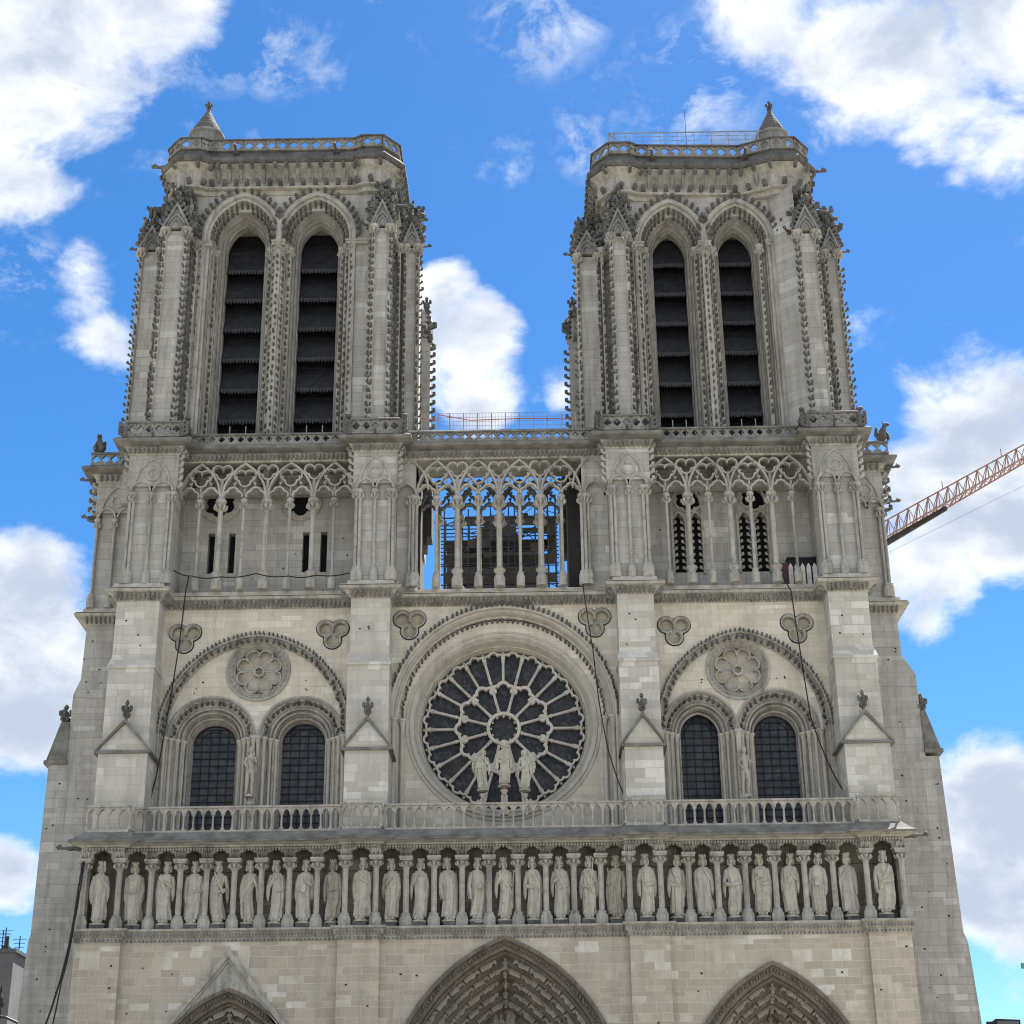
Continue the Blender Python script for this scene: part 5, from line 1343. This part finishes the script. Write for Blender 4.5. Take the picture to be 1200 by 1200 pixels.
# ------------------------------------------------------------------ glazed guard rail on the right tower
gr = tag(empty('guard_rail', (11,5,66.5)), 'glazed metal guard rail with raised end posts on top of the right tower', 'guard rail')
gx0, gz = at(713,156,5.2); gx1 = at(893,155,5.2)[0]; m = MB()
for xx in (gx0, gx0+.35, gx1-.3): m.box(xx-.05, xx+.05, 5.15, 5.25, 65.6, gz)
m.box(gx0, gx1, 5.17, 5.23, gz-.06, gz); m.tube([(gx0,5.2,gz-.1),(gx0+1.6,5.2,gz-1.4)], .05, 4)
for k in range(4): m.box(gx0, gx1, 5.19, 5.21, gz-.35-k*.35, gz-.32-k*.35)
for k in range(1, 9): m.box(gx0+(gx1-gx0)*k/9-.02, gx0+(gx1-gx0)*k/9+.02, 5.19, 5.21, 65.6, gz)
rel(m, 'rails', 'galv', gr)
m = MB(); m.box(gx1-3.6, gx1-.4, 5.24, 5.27, gz-1.5, gz-.08); rel(m, 'panel', 'clear', gr)
# ------------------------------------------------------------------ lightning rod on right tower
m = MB(); x, z = at(802,130,8); m.tube([(x,8,66),(x,8,z)], [.03,.015], 5); tag(m.build('mast', 'iron'), 'very thin rod standing on the roof of the right tower', 'rod')
# ------------------------------------------------------------------ scaffolding behind the open gallery
sc = tag(empty('scaffolding', (-2.5,20,40)), 'dark tube scaffolding with plank decks seen through the open central arcade', 'scaffolding')
m = MB(); Ys = (19.5, 21.5)
xs_ = [at(px, 620, 20)[0] for px in (521,541,549,575,596,603,627,634,642,651)]
zr = [at(560, py, 20)[1] for py in (676,664,654,645,637,628,619,610,597)]
top = [z+0 for z in zr]
for y in Ys:
    for i, x in enumerate(xs_): m.tube([(x,y,40),(x,y,(at(560,600,20)[1] if i == 0 else (at(560,584,20)[1] if i in (8,9) else at(560,592+4*(i % 3),20)[1])))], .055, 5)
    for z in top: m.tube([(xs_[0]-.4,y,z),(xs_[-1]+.2,y,z)], .045, 5)
for i in range(len(xs_)-1):
    for j in range(0, len(top)-1, 2):
        if (i+j) % 3 == 0: m.tube([(xs_[i],Ys[0],top[j]),(xs_[i+1],Ys[0],top[j+1])], .04, 5)
rs = random.Random(5)
for k in range(60):
    i = rs.randrange(len(xs_)-1); z = rs.uniform(40.5, top[-1]); y = rs.choice(Ys)-.08; dx = rs.uniform(.8,2.6); m.tube([(xs_[i],y,z),(xs_[i]+dx,y,z+rs.uniform(-1.4,1.4))], .03, 4)
rel(m, 'tubes', 'steel', sc); m = MB()
for k in range(9): xx = rs.uniform(xs_[0], xs_[-1]-1.2); z = rs.uniform(44, top[-1]-.6); m.box(xx, xx+rs.uniform(.6,1.6), Ys[0]-.05, Ys[0], z, z+rs.uniform(.2,.7))
for k, z in enumerate(top[0:6:2]): m.box(xs_[0], xs_[-1], Ys[0]+.1, Ys[1]-.1, z+.05, z+.10)
m.box(xs_[8], xs_[9], Ys[0]+.1, Ys[1]-.1, top[3], top[5]-.1); m.box(xs_[7], xs_[9]+.1, Ys[0]+.1, Ys[1]-.1, top[7]-.5, top[7])
rel(m, 'plank_decks', 'plank', sc)
# ------------------------------------------------------------------ crane
YC = 70
def C3(px, py): x, z = at(px, py, YC); return np.array([x, YC, z])
cr = tag(empty('tower_crane', (C3(940,690)[0], YC, 0)), 'red lattice crane jib rising into the sky from behind the right tower', 'crane')
b0, b1 = C3(940,690), C3(1330,464); t0, t1 = C3(940,664), C3(1330,449)
m = MB(); w_ = 1.05; n = 34; off = np.array([0,w_,0])
m.tube([b0-off, b1-off], .10, 5); m.tube([b0+off, b1+off], .10, 5); m.tube([t0, t1], .09, 5)
for k in range(n):
    a, b = k/n, (k+.5)/n; c_ = (k+1)/n
    for s in (-1, 1):
        m.tube([b0+(b1-b0)*a+off*s, t0+(t1-t0)*b], .042, 4); m.tube([t0+(t1-t0)*b, b0+(b1-b0)*c_+off*s], .042, 4); m.tube([b0+(b1-b0)*b+off*s, t0+(t1-t0)*b], .06, 4)
    m.tube([b0+(b1-b0)*a-off, b0+(b1-b0)*a+off], .07, 4); m.tube([b0+(b1-b0)*a-off, b0+(b1-b0)*c_+off], .05, 4)
for k in (14, 20, 27, 34): 
    q = t0+(t1-t0)*k/34; m.tube([q, q+np.array([0,0,.9])], .05, 4)
rel(m, 'jib', 'crane', cr)
m = MB(); u = (b1-b0)/np.linalg.norm(b1-b0)
m.tube([b0+u*0+np.array([0,0,-.25]), b0+(b1-b0)*.42+np.array([0,0,-.3])], [.55,.3], 4); rel(m, 'walkway', 'plank', cr)
m = MB(); q = C3(1350,495); m.tube([C3(1040,648), q], .015, 4); rel(m, 'hoist_rope', 'iron', cr)
m = MB(); mx_ = b0[0]
for sx in (-1,1):
    for sy in (-1,1): m.tube([(mx_+sx*.9,YC+sy*.9,0),(mx_+sx*.9,YC+sy*.9,b0[2]+1)], .14, 4)
for k in range(22):
    z = k*3.0
    for sy in (-1,1): m.tube([(mx_-.9,YC+sy*.9,z),(mx_+.9,YC+sy*.9,z+3)], .07, 4); m.tube([(mx_+sy*.9,YC-.9,z),(mx_+sy*.9,YC+.9,z+3)], .07, 4)
m.box(mx_-4.5, mx_-1.2, YC-1.2, YC+1.2, b0[2]-1.6, b0[2]+.6)
rel(m, 'mast', 'crane', cr)
# ------------------------------------------------------------------ houses beyond, far left
def house(x0, x1, y0, y1, zt, mat, label, chim):
    h = tag(empty('house', ((x0+x1)/2, y0, 0)), label, 'house')
    m = MB(); m.box(x0, x1, y0, y1, -.5, zt); rel(m, 'wall', mat, h)
    m = MB(); m.box(x0-.25, x1+.25, y0-.25, y1+.2, zt, zt+.3); rel(m, 'roof', 'lead', h)
    for cx_ in chim:
        m = MB(); m.box(cx_-.3, cx_+.3, y0+.2, y0+1.0, zt+.3, zt+.6); m.lathe([(.2,0),(.17,.8),(.22,.85)], cx_, y0+.6, zt+.6, 8); rel(m, 'chimney_pot', 'roofdark', h)
    m = MB()
    for zz in np.arange(3, zt-3, 3.4):
        for xx in np.arange(x0+1.4, x1-1, 2.6): m.box(xx-.5, xx+.5, y0-.03, y0+.02, zz, zz+1.9)
    if m.n: rel(m, 'windows', 'glass', h)
    return h
zA = at(5,1112,60)[1]; xA = at(17,1112,60)[0]; h1 = house(xA-9, xA, 60, 75, zA-.3, 'house', 'grey rendered house with flat zinc roof and chimney pots, leftmost', [xA-4.3,xA-2.0,xA-.9])
zB = at(22,1135,66)[1]; xB0, xB1 = at(16.5,1135,66)[0], at(31,1135,66)[0]; h2 = house(xB0-2, xB1+4, 66, 80, zB-.3, 'housepale', 'pale rendered narrow house wall with a row of chimney pots next to the cathedral', [xB0+.8,xB0+2.0,xB0+3.0])
def aerial(px, pb, pt, lab):
    x, z0_ = at(px, pb, 62); z1_ = at(px, pt, 62)[1]; m = MB(); m.tube([(x,62,z0_-1.0),(x,62,z1_)], .05, 5)
    for k in range(4): m.box(x-.6+.1*k, x+.6-.1*k, 61.98, 62.02, z1_-.3-k*.35, z1_-.26-k*.35)
    tag(m.build('roof_aerial', 'steel'), lab, 'aerial')
aerial(2,1112,1090,'thin television aerial on the leftmost roof, nearest the picture edge'); aerial(5,1112,1087,'taller television aerial on the leftmost roof, middle of three'); aerial(20,1134,1097,'television aerial with wide crossbars above the narrow pale house')
# ------------------------------------------------------------------ things at the lower picture corners
YN = -66.0
def lampthing(px, py, label):
    x, z = at(px, py, YN); e = tag(empty('floodlight', (x, YN, 0)), label, 'floodlight')
    m = MB(); m.lathe([(.09,0),(.09,.2),(.05,.3),(.04,z-.35)], x, YN, 0, 10); rel(m, 'pole', 'iron', e)
    m = MB(); s = .165; m.loft([[(x-s,YN-.03,z-.2),(x+s,YN-.03,z-.22),(x+s*.98,YN-.03,z-.015),(x-s*.92,YN-.03,z)], [(x-s,YN+.10,z-.22),(x+s,YN+.10,z-.24),(x+s,YN+.10,z-.03),(x-s,YN+.10,z-.01)]]); rel(m, 'head', 'iron', e)
    m = MB(); m.box(x-s*.85,x+s*.85,YN-.036,YN-.031,z-.19,z-.03); rel(m, 'lens', 'house', e)
    m = MB(); m.box(x-s-.10,x-s-.01,YN-.0,YN+.05,z-.2,z-.03); rel(m, 'side_bracket', 'iron', e)
lampthing(1180, 1194, 'black rectangular floodlight head on a pole at the lower right corner')
x, z = at(0, 1174, YN); e = tag(empty('street_lamp', (x-.35,YN,0)), 'dark street lamp whose curved arm reaches in at the lower left corner', 'street lamp')
m = MB(); m.lathe([(.1,0),(.1,.4),(.06,.5),(.045,z-.05)], x-.35, YN, 0, 10); m.tube([(x-.35,YN,z-.3),(x-.1,YN,z-.17),(x+.1,YN,z-.2),(x+.26,YN,z-.27)], .018, 6); rel(m, 'post', 'iron', e)
m = MB(); m.lathe([(.05,-.08),(.07,-.02),(.05,.05),(.02,.12),(.008,.2)], x+.0, YN, z, 10); m.tube([(x+.02,YN,z-.3),(x+.02,YN,z)], .006, 5); rel(m, 'lamp_head', 'iron', e)
x, z = at(1199, 1133, -40); m = MB(); m.lathe([(.1,0),(.08,z+.3)], x+1.0, -40, 0, 10); m.box(x-.05,x+1.0,-40.04,-39.96,z-.05,z+.1)
tag(m.build('sign_pole', 'green'), 'small greenish street sign plate entering at the right picture edge', 'sign')
# small square putlog holes left in the masonry
def holes_on(parent, x0, x1, z0, z1, y, n, seed):
    r = random.Random(seed); m = MB()
    for k in range(n):
        x, z = r.uniform(x0, x1), r.uniform(z0, z1); s_ = r.uniform(.035, .06); m.box(x-s_, x+s_, y-.004, y+.02, z-s_*.8, z+s_*.8)
    if m.n: m.build('putlog_holes', 'void', parent)
holes_on(cath, -27.2,-24, 10, 26.5, 5.995, 16, 1); holes_on(cath, 20.4,23.5, 10, 26.5, 5.995, 18, 2)
holes_on(cath, -25.9,-24, 28, 35, 5.995, 7, 3); holes_on(cath, 20.4,22, 28, 35, 5.995, 8, 4)
for i, (a, b) in enumerate(BU):
    holes_on(cath, a+.2, b-.2, 32.9, 35.2, 1.996, 3, 10+i)
for i, (a, b) in enumerate(BX): holes_on(cath, a+.2, b-.2, 10, 16, -.004, 3, 20+i)
holes_on(cath, -20.5,-17.5, 12.5, 16, .346, 4, 31); holes_on(cath, 8,17, 13, 16, .346, 3, 32); holes_on(cath, -7.3,-4.5, 12.2, 16, .346, 2, 33)
holes_on(cath, -20, -9.5, 37.4, 41.5, 4.896, 16, 41); holes_on(cath, 7.4, 17, 37.4, 41.8, 4.896, 12, 42)
holes_on(cath, -19.8, -10.8, 31.3, 34.9, 3.596, 0, 43); holes_on(cath, -19, -17.4, 31.0, 32.2, 3.936, 3, 44); holes_on(cath, -12.9, -11.3, 31, 32.4, 3.936, 3, 45); holes_on(cath, 9.3, 10.3, 31, 32, 3.936, 2, 46); holes_on(cath, 14.4, 15.9, 31, 32, 3.936, 3, 47)
